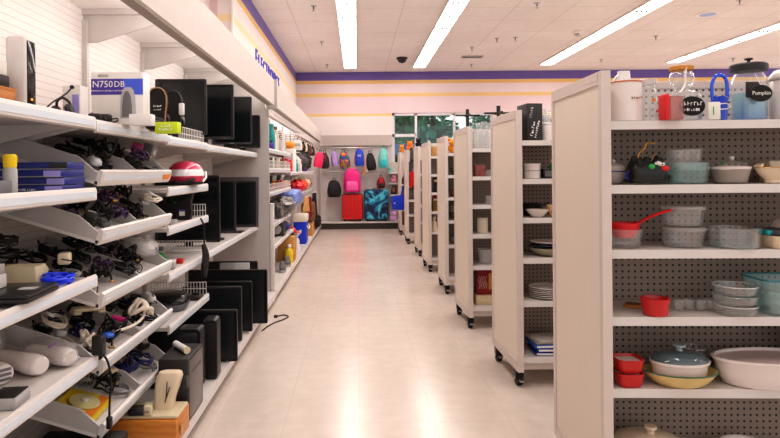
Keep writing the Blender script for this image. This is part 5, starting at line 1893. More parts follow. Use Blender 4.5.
def mk_gondola():
    t = thing('mobile_shelf_unit', 'x', 'shelf unit')
    for x0 in (0, GW):
        b = MB().box(x0 + .006, x0 + PT - .006, .03, GD - .03, .15, 1.93)
        p = b.build('end_panel', G['laminate_panel'], t)
        b = MB()
        b.box(x0, x0 + PT, 0, .035, .12, 1.96).box(x0, x0 + PT, GD - .035, GD, .12, 1.96)
        b.box(x0 - .002, x0 + PT + .002, .035, GD - .035, 1.925, 1.96).box(x0 - .002, x0 + PT + .002, .035, GD - .035, .12, .155)
        b.box(x0 - .001, x0 + .006, .035, GD - .035, 1.905, 1.925)
        b.build('panel_frame', FRAMEAL, p)
        for k in range(4):
            pass
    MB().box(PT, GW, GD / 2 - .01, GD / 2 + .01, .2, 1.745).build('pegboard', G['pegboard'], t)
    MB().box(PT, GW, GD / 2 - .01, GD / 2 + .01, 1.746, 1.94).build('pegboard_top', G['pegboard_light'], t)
    MB().box(PT, GW, GD / 2 - .014, GD / 2 + .014, 1.925, 1.955).build('top_rail', FRAMEAL, t)
    for side in (0, 1):
        for z in GZ:
            b = MB()
            y0, y1 = (.035, GD / 2 - .012) if side == 0 else (GD / 2 + .012, GD - .035)
            b.box(PT + .004, GW - .004, y0, y1, z - .02, z)
            yf = .022 if side == 0 else GD - .022
            if side == 0:
                b.prism([(yf, z - .036), (yf + .014, z - .036), (yf + .014, z), (yf + .004, z)], PT + .004, GW - .004, 'x')
            else:
                b.prism([(yf, z - .036), (yf - .014, z - .036), (yf - .014, z), (yf - .004, z)], PT + .004, GW - .004, 'x')
            b.build('shelf', SHELF, t)
    MB().box(.0, GW + PT, .05, GD - .05, .125, .19).build('base_frame', FRAMEAL, t)
    for x in (.03, GW + .01):
        for y in (.09, GD - .09):
            b = MB().box(x - .028, x + .028, y - .028, y + .028, .112, .12)
            b.box(x - .028, x - .022, y - .02, y + .035, .045, .115).box(x + .022, x + .028, y - .02, y + .035, .045, .115)
            c = b.build('caster', BLACK2, t)
            b = MB().cyl((x - .019, y + .015, .053), (x + .019, y + .015, .053), .053, n=20)
            b.build('wheel', RUBBER, c)
            MB().cyl((x - .029, y + .015, .053), (x + .029, y + .015, .053), .014, n=10).build('axle', STEEL, c)
            MB().at(T(x, y - .05, .045)).rbox(0, 0, 0, .03, .05, .014, .004).build('brake_pedal', STEEL, c)
    return t


GP = [(1.03, 2.525, -1.9), (1.118, 4.2, 1.6), (1.066, 5.76, 1.6), (1.08, 7.38, 0), (1.07, 8.98, 2), (1.084, 10.62, 1), (1.03, 12.42, 0), (1.01, 14.15, 0)]
GL = ['white mobile shelf unit nearest the camera, stacked with glass bakeware', 'second mobile shelf unit from the camera, black carton on top', 'third mobile shelf unit from the camera, tall glasses on top',
      'fourth mobile shelf unit from the camera, orange plush at its top', 'fifth mobile shelf unit from the camera, figurines on its shelves', 'sixth mobile shelf unit from the camera, dark toys beyond it',
      'seventh mobile shelf unit from the camera, orange plush toys showing on top', 'farthest mobile shelf unit, blue scoop hanging on its end']
for k, (x, y, rz_) in enumerate(GP):
    t = inst('gondola', mk_gondola)
    t.location = (x, y, 0)
    t.rotation_euler.z = math.radians(rz_)
    tag(t, GL[k], 'shelf unit', 'mobile shelf units along the aisle')


def gx(u, Y):
    return X_(u, Y)


CG = G['clear_glass']


def vessel(name, label, cat, loc, prof, mat, th=.005, lid=None, group=None, sx=1., sy=1., flute=0, famp=0., rz=0., n=32, part='bowl_body'):
    t = thing(name, label, cat, loc, rz, group)
    MB().shell(prof, th, n, sx=sx, sy=sy, flute=flute, famp=famp).build(part, mat, t)
    return t


def rim(t, r, z, th, mat, sx=1., sy=1., name='rim'):
    if mat is CG:
        mat = G['glass_rim']
    return MB().tube([(r * math.cos(2 * PI * k / 28) * sx, r * math.sin(2 * PI * k / 28) * sy, z) for k in range(28)], th, 6, closed=True, sub=1).build(name, mat, t)


ZG = [z + .0015 for z in GZ]
# --- unit 1, top shelf
Y = 2.70
t = thing('canister', 'white enamel canister with copper rim at the left end of the top shelf', 'canister', (gx(626, Y), Y, ZG[0]))
MB().lathe([(0, 0), (.066, 0), (.07, .004), (.07, .172), (.066, .176), (0, .176)], 36).build('canister_body', CERAM, t)
MB().lathe([(.0705, .170), (.072, .171), (.072, .176), (.0705, .177)], 36).build('copper_rim', M('copper', 'c5744c', .3, .6, var=.04), t)
b = MB().lathe([(0, .1765), (.062, .1765), (.06, .182), (0, .184)], 32)
b.build('lid', WHITE, t)
b = MB().at(T(-.005, 0, .183))
b.rloft([(.05, .03, 0, .01), (.055, .034, .01, .012), (.05, .03, .042, .012)], 4)
b.build('lid_knob', WHITE, t)
MB().tube([(-.065, -.03, .172), (-.05, -.02, .195), (-.02, 0, .215)], .003, 6).build('lid_bail', WHITE, t)
scribble(5, .018, M('gold_print', 'a06a38', .5, var=.03), t, T(.022, -.0705, .1) @ FACE_CAM)
t = vessel('glass_jar', 'tall clear glass jar with measuring dots behind the white canister', 'jar', (gx(649, 2.74), 2.76, ZG[0]), [(.038, 0), (.044, .006), (.044, .14), (.036, .158), (.036, .165), (.042, .168), (.042, .188), (.039, .19)], CG, .003, part='jar_body')
MB().lathe([(.0425, .168), (.044, .17), (.044, .192), (.04, .195), (0, .196)], 28).build('lid', G['thin_plastic'], t)
MB().at(T(.01, -.0445, .1) @ RX(PI / 2)).lathe([(.009, 0), (.008, .001), (0, .001)], 14).build('orange_dot', ORANGE, t)
MB().at(T(.03, -.034, .05) @ RX(PI / 2)).lathe([(.006, 0), (.005, .001), (0, .001)], 14).build('red_dot', REDP, t)
t = thing('pasta_box', 'red and clear plastic box left of the bulb-neck bottle', 'box', (gx(668, 2.62), 2.60, ZG[0]), .0)
MB().rbox(-.029, 0, 0, .022, .06, .108, .006).build('red_end', REDP, t)
MB().rbox(.012, 0, 0, .056, .056, .1, .005).build('clear_body', G['pink_glass'], t)
t = thing('cork_bottle', 'clear bottle with a bulb neck, cork rings and black oval label', 'bottle', (gx(682.5, 2.72), 2.735, ZG[0]))
MB().shell([(.072, 0), (.08, .008), (.08, .11), (.074, .128), (.03, .142), (.028, .15), (.045, .165), (.052, .19), (.048, .215), (.036, .23)], .003, 36).build('bottle_body', CG, t)
MB().lathe([(.0, .225), (.036, .225), (.05, .231), (.05, .246), (.036, .25), (.0, .25)], 28).build('cork_collar', M('cork', 'c98a40', .7, var=.15, scale=60), t)
MB().lathe([(0, .005), (.075, .005), (.076, .09), (0, .092)], 28).build('pale_contents', M('pale_contents', 'efe6e0', .7, var=.06), t)
MB().tube([(.0, -.037, .245), (-.012, -.05, .2), (-.02, -.06, .155), (-.05, -.075, .12)], .012, 6, flat=.3).build('ribbon', PAPER, t)
pts = [(.056 * math.cos(2 * PI * k / 28), -.0825, .064 + .042 * math.sin(2 * PI * k / 28)) for k in range(28)]
b = MB().at(T(0, 0, 0))
b.rings([[(x, y, z) for x, y, z in pts], [(x, y - .0015, z) for x, y, z in pts]])
b.build('oval_label', BLACKM, t)
scribble(7, .026, WHITEINK, t, T(0, -.0845, .074) @ FACE_CAM)
scribble(7, .018, WHITEINK, t, T(0, -.0845, .048) @ FACE_CAM)
t = thing('loop_pitcher', 'deep blue glass mug with a tall arched handle and white price tag', 'mug', (gx(717, 2.66), 2.66, ZG[0]))
MB().shell([(.026, 0), (.03, .004), (.032, .1), (.03, .104)], .003, 24).build('mug_body', M('cobalt_glass', '123fb8', .1, var=.08, coat=.4), t)
MB().tube([(-.03, -.004, .08), (-.035, -.004, .15), (-.018, -.004, .19), (.01, -.004, .195), (.03, -.004, .165), (.03, -.004, .09)], .0075, 8).build('handle', M('cobalt_loop', '1d56dc', .15, var=.05, coat=.4), t)
t = cart('price_card', 'white hang tag with a green mark in front of the blue mug', 'price tag', (gx(712.5, 2.6), 2.605, ZG[0]), .05, .012, .075, PAPER)
MB().box(-.008, -.004, -.0078, -.0062, .02, .055).build('green_mark', GREEN, t)
MB().tube([(.01, 0, .045), (.05, -.004, .045), (.068, -.004, .055), (.05, -.004, .068), (.02, -.002, .066)], .0022, 6).build('tag_loop', WHITE, t)
t = thing('drink_dispenser', 'big glass dispenser jar with black lid and teal contents', 'jar', (gx(746, 2.74), 2.745, ZG[0]))
t.scale = (.78, .78, 1)
MB().shell([(.08, 0), (.09, .008), (.092, .15), (.088, .185), (.07, .215), (.068, .226)], .003, 36).build('jar_body', CG, t)
m, nt, b_ = shader('teal_contents', .35)
x, y, z = coords(nt)
r = nt.nodes.new('ShaderNodeValToRGB')
r.color_ramp.elements[0].color = lin('3f86c0')
r.color_ramp.elements[0].position = .05
r.color_ramp.elements[1].color = lin('a6dedd')
r.color_ramp.elements[1].position = .9
nt.links.new(math_node(nt, 'DIVIDE', z, .16), r.inputs['Fac'])
nt.links.new(r.outputs['Color'], b_.inputs['Base Color'])
MB().lathe([(0, .006), (.082, .006), (.087, .012), (.087, .125), (0, .13)], 32).build('teal_contents', m, t)
b = MB().lathe([(.074, .222), (.094, .224), (.096, .232), (.096, .25), (.09, .256), (0, .257)], 36)
b.build('lid', BLACK2, t)
b = MB().lathe([(0, .257), (.01, .257), (.008, .272), (.022, .276), (.022, .282), (0, .284)], 20)
b.build('lid_knob', BLACK2, t)
MB().rbox(-.036, -.091, .10, .082, .006, .068, .003).build('dark_label', M('slate_label', '37302f', .6, var=.25, scale=50), t)
t = thing('oval_tag', 'oval black Pumpkin tag tied on the glass dispenser jar', 'tag', (gx(757, 2.62), 2.622, ZG[0] + .112))
b = MB()
ov = [(.048 * math.cos(2 * PI * k / 28), .036 * math.sin(2 * PI * k / 28)) for k in range(28)]
b.rings([[(x, 0, z) for x, z in ov], [(x * .97, -.005, z * .97) for x, z in ov]])
b.build('tag_plate', BLACKM, t)
text('Pumpkin', .023, WHITEINK, t, T(0, -.006, 0) @ FACE_CAM, ext=.0004)
MB().tube([(0, .0, .036), (-.004, .012, .06), (-.01, .02, .085)], .0015, 5).build('tag_string', WHITE, t)
t = thing('canister', 'large white ceramic canister with domed lid at the right edge of the top shelf', 'canister', (gx(795, 2.70), 2.72, ZG[0]))
MB().lathe([(0, 0), (.098, 0), (.104, .006), (.106, .17), (.1, .18), (0, .18)], 36).build('canister_body', CERAM, t)
MB().lathe([(0, .181), (.104, .181), (.108, .19), (.104, .205), (.085, .226), (.05, .236), (0, .238)], 36).build('lid', CERAM, t)
MB().lathe([(0, .238), (.014, .238), (.012, .25), (.022, .262), (.014, .275), (0, .277)], 18).build('lid_knob', CERAM, t)
# --- unit 1, second shelf
Y = 2.72
t = vessel('sugar_bowl', 'white lidded bowl with a blue ring at the left end of the second shelf', 'bowl', (gx(612, Y) + .045, 2.80, ZG[1]), [(.03, 0), (.036, .004), (.052, .03), (.054, .062), (.05, .066)], CERAM, .004)
rim(t, .054, .056, .0025, M('blue_glaze', '2c50c0', .3, var=.05), name='blue_ring')
MB().lathe([(0, .066), (.05, .066), (.044, .082), (.018, .094), (0, .096)], 28).build('lid', CERAM, t)
MB().sell((0, 0, .103), (.009, .009, .009)).build('lid_knob', CERAM, t)
t = thing('holiday_ornament', 'black ornamental sleigh cluster with gold wires, green and red bits', 'ornament', (gx(643, 2.68) + .008, 2.67, ZG[1] + .006))
b = MB().rloft([(.14, .08, 0, .02), (.15, .09, .03, .025), (.16, .1, .06, .03), (.13, .08, .085, .03)], 4)
b.build('sleigh_body', BLACK, t)
b = MB()
rr = random.Random(4)
for k in range(16):
    x, y = rr.uniform(-.065, .06), rr.uniform(-.045, .04)
    b.sell((x, y, .07 + rr.uniform(0, .03)), (.016, .015, rr.uniform(.012, .026)), nu=8, nv=6)
b.build('black_figures', BLACKM, t)
for sx in (-1, 1):
    MB().tube([(-.075, sx * .04, .01), (0, sx * .046, .004), (.07, sx * .04, .006), (.085, sx * .035, .03)], .006, 6).build('runner', BLACK, t)
MB().tube([(-.085, -.02, .01), (-.095, -.02, .03), (-.085, -.02, .05)], .005, 6).build('navy_handle', DBLUE, t)
MB().tube([(-.035, 0, .09), (-.03, 0, .125), (-.005, 0, .15), (.0, 0, .168), (.012, 0, .175), (.045, 0, .17)], .0035, 6).build('gold_wire', GOLD, t)
MB().tube([(.02, 0, .09), (.04, 0, .125)], .0025, 6, sub=1).build('gold_wire', GOLD, t)
MB().sell((.0, -.05, .07), (.014, .01, .012)).build('green_bit', GREEN, t)
MB().sell((.06, -.045, .062), (.018, .012, .012)).build('red_bit', REDP, t)
MB().sell((.04, -.04, .083), (.022, .014, .012), amp=.3, seed=3.).build('white_bit', WHITE, t)
gl = [(.062, 0), (.07, .005), (.088, .05), (.094, .088), (.092, .092)]
t = vessel('glass_bowl', 'large clear aqua tinted glass bowl on the second shelf', 'bowl', (gx(685, 2.7), 2.71, ZG[1]), [(.075, 0), (.085, .006), (.09, .05), (.096, .088), (.094, .092)], G['aqua_glass'], .004)
t = vessel('glass_bowl', 'smaller clear glass bowl nested above the aqua one', 'bowl', (gx(684, 2.7), 2.71, ZG[1] + .06), [(.05, 0), (.058, .005), (.07, .04), (.076, .088), (.074, .091)], CG, .004)
t = vessel('serving_bowl', 'gray ribbed serving bowl with a glass lid on the second shelf', 'bowl', (gx(727, 2.7), 2.705, ZG[1]), [(.055, 0), (.066, .005), (.078, .05), (.08, .062), (.076, .064)], M('gray_glaze', 'a0958c', .3, var=.05), .005, flute=36, famp=.012)
MB().lathe([(.0, .046), (.07, .046), (.0825, .066), (.083, .072), (.07, .076), (0, .078)], 32).build('plate_lid', CERAM, t)
MB().lathe([(.075, .077), (.07, .09), (.04, .1), (0, .103)], 32).build('glass_lid', CG, t)
MB().rbox(.008, 0, .1025, .018, .018, .016, .004).build('lid_knob', WHITE, t)
t = thing('green_cap', 'tiny dark green stopper behind the ribbed serving bowl', 'stopper', (gx(721, 2.8), 2.81, ZG[1]))
MB().lathe([(0, 0), (.02, 0), (.02, .08), (0, .082)], 16).build('stopper_body', LGRAY, t)
MB().lathe([(0, .082), (.012, .082), (.012, .1), (0, .102)], 14).build('stopper_cap', GREEN, t)
t = vessel('gravy_boat', 'cream gravy boat with a gold trimmed looped handle', 'gravy boat', (gx(769, 2.66), 2.665, ZG[1]), [(.028, 0), (.034, .004), (.032, .014), (.056, .04), (.07, .066), (.068, .069)], CREAM, .004, sx=1.15, sy=.7)
rim(t, .07, .0675, .0022, GOLD, 1.15, .7, 'gold_rim')
MB().tube([(.066, 0, .02), (.085, 0, .03), (.098, 0, .055), (.092, 0, .08), (.075, 0, .082), (.07, 0, .066)], .004, 7).build('handle', GOLD, t)
MB().tube([(-.075, 0, .066), (-.065, -.02, .075), (-.05, 0, .083), (-.065, .02, .075)], .006, 6, closed=True).build('spout', CREAM, t)
t = cart('cream_block', 'cream patterned napkin box behind the gravy boat', 'box', (gx(778, 2.78), 2.80, ZG[1]), .15, .07, .098, M('speckled_cream', 'd9c9b4', .6, var=.2, scale=60), 0, (-.45, .45, .1, .9), CREAM)
# --- unit 1, third shelf
t = vessel('red_skillet', 'bright red long-handled strainer pan on the third shelf', 'pan', (gx(628, 2.66), 2.70, ZG[2] + .040), [(.03, 0), (.044, .004), (.062, .042), (.067, .066), (.065, .068)], REDP, .004)
MB().tube([(.058, -.012, .066), (.11, -.04, .1), (.175, -.06, .125)], .0115, 8, flat=.6).build('handle', REDP, t)
t = vessel('glass_bowl', 'clear glass bowl under the red strainer pan', 'bowl', (gx(628, 2.66), 2.70, ZG[2]), [(.055, 0), (.066, .004), (.076, .05), (.079, .08), (.077, .082)], CG, .003)
for k, lab in enumerate(('lower lidded clear glass container of the pair on the third shelf', 'upper lidded clear glass container stacked on the third shelf')):
    z = ZG[2] + k * .092
    t = vessel('glass_container', lab, 'container', (gx(682, 2.7), 2.71, z), [(.07, 0), (.078, .005), (.086, .05), (.09, .072), (.088, .074)], CG, .004, part='container_body')
    MB().lathe([(.091, .072), (.093, .074), (.093, .084), (.088, .088), (0, .089)], 32).build('lid', G['thin_plastic'], t)
t = vessel('glass_casserole', 'low clear round glass casserole with handles on the third shelf', 'casserole', (gx(730.5, 2.68), 2.685, ZG[2]), [(.09, 0), (.1, .006), (.102, .05), (.104, .084), (.101, .086)], CG, .004)
for sx in (-1, 1):
    MB().tube([(sx * .1, -.025, .074), (sx * .11, -.016, .076), (sx * .11, .016, .076), (sx * .1, .025, .074)], .005, 6).build('handle', CG, t)
MB().lathe([(.095, .006), (.097, .016), (0, .017)], 28).build('glass_base', G['aqua_glass'], t)
t = thing('baking_dish', 'cream rectangular baking dish at the right of the third shelf', 'baking dish', (gx(790, 2.66), 2.68, ZG[2]))
b = MB().rloft([(.25, .15, 0, .02), (.27, .17, .02, .025), (.285, .185, .054, .03), (.275, .175, .054, .026), (.25, .15, .012, .02)], 5)
b.build('dish_body', CREAM, t)
t = thing('dish_lid', 'dark slate lid resting on the cream baking dish', 'lid', (gx(791, 2.66), 2.68, ZG[2] + .056))
MB().rloft([(.27, .17, 0, .03), (.275, .175, .01, .03), (.25, .15, .022, .03)]).build('lid_plate', M('slate_lid', '4c4c52', .4, var=.06), t)
MB().rbox(-.14, -.02, .0, .03, .07, .02, .006).build('teal_tab', TEAL, t)
t = vessel('pot_cover', 'domed smoky glass lid on top of the slate lid', 'lid', (gx(792, 2.68), 2.70, ZG[2] + .08), [(.1, 0), (.104, .004), (.09, .03), (.05, .052), (.01, .058)], G['thin_plastic'], .003, part='lid_dome')
MB().lathe([(0, .058), (.012, .058), (.012, .072), (0, .074)], 14).build('lid_knob', LGRAY, t)
# --- unit 1, fourth shelf
t = vessel('ramekin', 'red round ramekin standing alone on the fourth shelf', 'ramekin', (gx(654, 2.64), 2.645, ZG[3]), [(.046, 0), (.05, .003), (.058, .06), (.061, .072), (.058, .074)], RED, .006, flute=40, famp=.008)
MB().lathe([(0, .05), (.052, .05), (.052, .053), (0, .054)], 28).build('white_inside', WHITE, t)
t = thing('wooden_coaster', 'small round wooden coaster behind the red ramekin', 'coaster', (gx(634, 2.78), 2.80, ZG[3]))
MB().lathe([(0, 0), (.04, 0), (.042, .003), (.042, .009), (.04, .012), (0, .012)], 24).build('coaster_disc', WOOD, t)
MB().lathe([(.03, .0122), (.032, .0122), (.032, .0135), (.03, .0135)], 24).build('coaster_ring', BROWN, t)
for k in range(4):
    t = vessel('glass_dish', 'small cut glass dish in the low row on the fourth shelf', 'dish', (gx(677 + k * 10.4, 2.72), 2.72 + (.012 if k % 2 else 0), ZG[3]), [(.014, 0), (.016, .003), (.02, .02), (.0225, .042), (.021, .044)], CG, .002, None, 'small cut glass dishes on the fourth shelf', flute=10, famp=.05)
    rim(t, .022, .043, .0015, CG)
for k, lab in enumerate(('bottom glass bowl of the stack of three on the fourth shelf', 'middle glass bowl of the stack of three on the fourth shelf', 'top glass bowl of the stack of three on the fourth shelf')):
    t = vessel('glass_bowl', lab, 'bowl', (gx(731, 2.66), 2.665, ZG[3] + k * .042), [(.07, 0), (.078, .004), (.086, .022), (.088, .038), (.086, .04)], CG, .003, None, 'stacked glass bowls')
    rim(t, .0875, .039, .0022, G['aqua_glass'] if k == 1 else CG)
t = thing('glass_baking_dish', 'aqua rectangular glass baking dish at the right of the fourth shelf', 'baking dish', (gx(783, 2.66), 2.69, ZG[3]))
b = MB().rloft([(.22, .15, 0, .02), (.24, .17, .006, .03), (.28, .2, .15, .035), (.274, .194, .15, .032), (.235, .165, .012, .028)], 6)
b.build('dish_body', G['aqua_glass'], t)
b = MB().tube([(x, y, .15) for x, y in rrect(.28, .2, .035, 5)], .0045, 6, closed=True, sub=1)
b.build('teal_rim', G['teal_glass'], t)
t = thing('glass_container', 'small clear glass box inside the aqua baking dish', 'container', (gx(786, 2.66), 2.69, ZG[3] + .014))
b = MB().rloft([(.14, .1, 0, .02), (.16, .12, .006, .025), (.17, .13, .07, .028), (.164, .124, .07, .025), (.15, .11, .01, .02)], 5)
b.build('container_body', CG, t)
MB().rloft([(.172, .132, .071, .028), (.176, .136, .08, .03), (.165, .125, .084, .028)]).build('lid', G['thin_plastic'], t)
# --- unit 1, fifth shelf
for k, lab in enumerate(('lower red square ramekin of the stacked pair on the fifth shelf', 'upper red square ramekin of the stacked pair on the fifth shelf')):
    t = thing('ramekin', lab, 'ramekin', (gx(624, 2.66) + .01, 2.66, ZG[4] + k * .0595), 0, 'red square ramekins')
    MB().rloft([(.085, .085, 0, .02), (.1, .1, .008, .028), (.116, .116, .058, .03), (.106, .106, .058, .026), (.088, .088, .012, .02)], 5).build('dish_body', RED, t)
    MB().rloft([(.1, .1, .046, .025), (.1, .1, .047, .025)]).build('white_inside', CERAM, t)
t = thing('oval_platter', 'yellow oval platter with a green rim under the white casserole', 'platter', (gx(677, 2.67), 2.675, ZG[4]))
MB().shell([(.1, 0), (.11, .006), (.135, .03), (.158, .058), (.156, .061)], .006, 36, sx=1., sy=.72).build('platter_body', M('yellow_glaze', 'dcc284', .3, var=.06), t)
rim(t, .157, .06, .0035, M('green_glaze', '3f6a52', .3, var=.06), 1., .72, 'green_rim')
t = thing('casserole', 'white fluted casserole with a glass lid set in the yellow platter', 'casserole', (gx(677, 2.67), 2.675, ZG[4] + .008))
t.scale = (1, 1, .86)
MB().shell([(.09, 0), (.1, .006), (.114, .05), (.118, .092), (.126, .098), (.126, .108), (.122, .11)], .006, 48, sx=1., sy=.7, flute=44, famp=.008).build('casserole_body', CERAM, t)
MB().lathe([(.122, .111), (.122, .118), (.1, .14), (.06, .152), (0, .156)], 36, 1., .7).build('glass_lid', M('smoky_lid', '56666a', .08, var=.05, coat=.6), t)
MB().lathe([(0, .155), (.014, .155), (.011, .168), (.028, .178), (.026, .186), (0, .188)], 20).build('lid_knob', M('smoky_knob', '93a8aa', .08, var=.04, coat=.6), t)
t = thing('oval_dish', 'large white oval baking dish at the right of the fifth shelf', 'baking dish', (gx(768, 2.66), 2.68, ZG[4]))
MB().shell([(.2, 0), (.212, .008), (.236, .06), (.246, .1), (.256, .108), (.256, .116), (.25, .118)], .009, 40, sx=1., sy=.5).build('dish_body', CERAM, t)
MB().lathe([(0, .1), (.238, .1), (.238, .104), (0, .105)], 36, 1., .5).build('dish_lining', M('pale_lining', 'd5c2bf', .4, var=.04), t)
t = thing('stack_stand', 'dark purple bowl under the gray plate at the back of the fifth shelf', 'bowl', (gx(782, 2.79), 2.835, ZG[4]))
bpy.data.objects.remove(t)
t = vessel('glass_dish', 'faint clear glass dish behind the casserole on the fifth shelf', 'dish', (gx(690, 2.83), 2.83, ZG[4]), [(.04, 0), (.046, .004), (.052, .11), (.05, .112)], CG, .003)
rim(t, .051, .111, .002, CG)
t = vessel('mixing_bowl', 'dark purple bowl behind the white oval dish', 'bowl', (gx(808, 2.8), 2.80, ZG[4]), [(.04, 0), (.045, .004), (.06, .08), (.064, .158), (.062, .16)], M('plum_glaze', '4c2f48', .3, var=.08), .005)
rim(t, .063, .159, .002, M('plum_glaze', '4c2f48'))
t = vessel('serving_plate', 'gray-white shallow plate topping the purple bowl', 'plate', (gx(797, 2.8), 2.745, ZG[4] + .163), [(.05, 0), (.055, .003), (.088, .03), (.1, .05), (.098, .053)], M('stone_glaze', 'b9ada4', .3, var=.06), .005)
rim(t, .099, .052, .0025, M('stone_rim', '7d6f66', .4, var=.05))
# --- unit 1, bottom shelf
t = thing('covered_casserole', 'large cream casserole with a knobbed domed lid on the lowest shelf', 'casserole', (gx(650, 2.68), 2.70, ZG[5]))
MB().shell([(.13, 0), (.145, .008), (.16, .06), (.165, .1), (.16, .104)], .007, 40).build('casserole_body', CERAM, t)
MB().lathe([(.162, .105), (.165, .108), (.15, .13), (.1, .152), (.04, .165), (0, .167)], 40).build('lid', M('cream_lid', 'dccbb4', .3, var=.05), t)
MB().lathe([(0, .166), (.018, .166), (.015, .178), (.027, .188), (.024, .198), (0, .2)], 22).build('lid_knob', M('cream_lid', 'dccbb4'), t)
t = vessel('mixing_bowl', 'pale gray mixing bowl at the right of the lowest shelf', 'bowl', (gx(745, 2.7), 2.71, ZG[5]), [(.06, 0), (.07, .005), (.11, .06), (.12, .1), (.118, .103)], CERAM, .006)
rim(t, .119, .102, .003, LGRAY)

for o in list(SC.objects):
    if o.parent is None and o.get('label') and not o.get('kind') and 2.55 < o.location.y < 2.96 and o.location.x > 1.0 and o.name.split('.')[0] != 'mobile_shelf_unit':
        o.location.y -= .055 + .026 * (o.location.x - 1.1)
        o.location.x -= .028

# --- unit 2
Y = 4.36
t = thing('appliance_carton', 'tall black appliance carton with pale lettering on top of the second unit', 'carton', (gx(531.5, Y) , 4.40, ZG[0]), 0.10)
MB().rbox(0, 0, 0, .115, .2, .268, .004).build('carton_body', BLACK2, t)
scribble(6, .035, WHITEINK, t, T(-.015, -.1012, .09) @ FACE_CAM @ RZ(1.35))
scribble(8, .03, WHITEINK, t, T(.015, -.1012, .085) @ FACE_CAM @ RZ(1.35))
scribble(5, .03, LGRAY, t, T(-.025, -.1012, .205) @ FACE_CAM @ RZ(1.4))
t = thing('milk_jug', 'white lidded jug beside the black appliance carton', 'jug', (gx(548, Y), 4.38, ZG[0]))
MB().lathe([(0, 0), (.05, 0), (.054, .006), (.054, .1), (.046, .115), (0, .116)], 24).build('jug_body', CERAM, t)
MB().lathe([(0, .116), (.05, .116), (.05, .128), (.02, .135), (0, .136)], 24).build('lid', WHITE, t)
MB().tube([(.05, 0, .02), (.075, 0, .03), (.075, 0, .08), (.05, 0, .095)], .006, 6).build('handle', CERAM, t)
for k, u in enumerate((543.5, 548.5)):
    t = vessel('tall_glass', 'tall clear glass behind the white jug on the second unit', 'glass', (gx(u, 4.5), 4.465 + .055 * k, ZG[0]), [(.02, 0), (.022, .004), (.026, .24), (.0255, .242)], CG, .002, None, 'tall glasses behind the white jug', part='tumbler_body')
    rim(t, .0258, .241, .0012, CG)
t = thing('yellow_tin', 'small yellow tin at the back of the second unit\'s top shelf', 'tin', (gx(557.5, 4.5), 4.50, ZG[0]))
MB().lathe([(0, 0), (.03, 0), (.03, .15), (0, .152)], 20).build('tin_body', ORANGE, t)
MB().lathe([(.031, .14), (.032, .155), (0, .157)], 20).build('lid', YELLOW, t)
for k, lab in enumerate(('lower white crock of the stacked pair on the second unit', 'upper white crock of the stacked pair on the second unit')):
    t = vessel('crock', lab, 'crock', (gx(532.5, Y), 4.37, ZG[1] + k * .056), [(.054, 0), (.058, .004), (.06, .046), (.062, .05), (.06, .053)], CERAM, .005, None, 'stacked white crocks')
    MB().lathe([(0, .044), (.052, .044), (.052, .047), (0, .048)], 24).build('crock_lid', WHITE, t)
cart('black_box', 'small black box beside the white crocks', 'box', (gx(547.5, Y), 4.36, ZG[1]), .075, .08, .07, BLACK2, 0, (-.4, .4, .2, .8), GRAYP)
bottle('green glass bottle behind the small black box', (gx(552.5, 4.45), 4.46, ZG[1]), .022, .14, GREEN, YELLOW)
t = vessel('serving_bowl', 'white bowl at the left of the second unit\'s third shelf', 'bowl', (gx(535, Y), 4.31, ZG[2]), [(.035, 0), (.04, .004), (.065, .03), (.08, .052), (.078, .054)], CERAM, .004)
rim(t, .079, .053, .002, CERAM)
t = vessel('skillet', 'black skillet standing behind the white bowl', 'pan', (gx(532, 4.47), 4.465, ZG[2] + .0), [(.06, 0), (.066, .004), (.07, .085), (.068, .088)], BLACKM, .005)
MB().tube([(.065, 0, .075), (.10, 0, .085), (.13, 0, .085)], .008, 7, flat=.6).build('handle', BLACK, t)
t = vessel('floral_bowl', 'orange and cream floral bowl right of the white bowl', 'bowl', (gx(555, 4.32), 4.31, ZG[2]), [(.035, 0), (.04, .004), (.065, .05), (.062, .085), (.058, .088)], patterned('floral_glaze', ['d9c08c', 'd9c08c', 'd8763c', 'e4d2a6', 'b44f3a', 'd9c08c'], 30, rough=.3), .004)
rim(t, .06, .087, .002, CREAM)
for k, (lab, mt) in enumerate((('long greenish platter at the bottom of the second unit\'s platter shelf', M('olive_platter', 'a59e86', .3, var=.06)), ('navy edged platter leaning over the greenish one', M('navy_platter', '2a2a58', .3, var=.05)), ('top white platter of the second unit\'s platter shelf', CERAM))):
    t = thing('serving_platter', lab, 'platter', (gx(545, Y) + .05, 4.37, ZG[3] + (.0, .062, .085)[k]), 0)
    MB().shell([(.09, 0), (.1, .004), (.15, (.04, .012, .012)[k]), (.16, (.056, .018, .018)[k]), (.158, (.058, .02, .02)[k])], .005, 32, sx=1., sy=.8).build('platter_body', mt, t)
    rim(t, .159, (.057, .019, .019)[k], .002, mt, 1., .8)
for k in range(6):
    t = vessel('dinner_plate', 'white dinner plate in the stack on the second unit', 'plate', (gx(544, Y) + .01, 4.37, ZG[4] + k * .013), [(.07, 0), (.075, .002), (.115, .01), (.125, .016), (.124, .018)], CERAM, .004, None, 'white dinner plates in one stack')
    rim(t, .1245, .017, .0015, CERAM)
for k, (lab, mt, dx) in enumerate((('bottom dark blue binder on the second unit\'s lowest shelf', DBLUE, 0), ('middle bright blue binder on the second unit\'s lowest shelf', M('royal_binder', '2350b4', .4, var=.05), .01), ('top blue binder on the second unit\'s lowest shelf', M('mid_binder', '3767b8', .4, var=.05), -.01))):
    t = thing('binder', lab, 'binder', (gx(548, 4.34) + .03 + dx, 4.38, ZG[5] + k * .027), .04 * (k - 1), 'blue binders')
    MB().rbox(0, 0, 0, .30, .24, .025, .004).build('binder_cover', mt, t)
    MB().box(-.14, .149, -.1212, -.1204, .006, .019).build('page_block', PAPER, t)
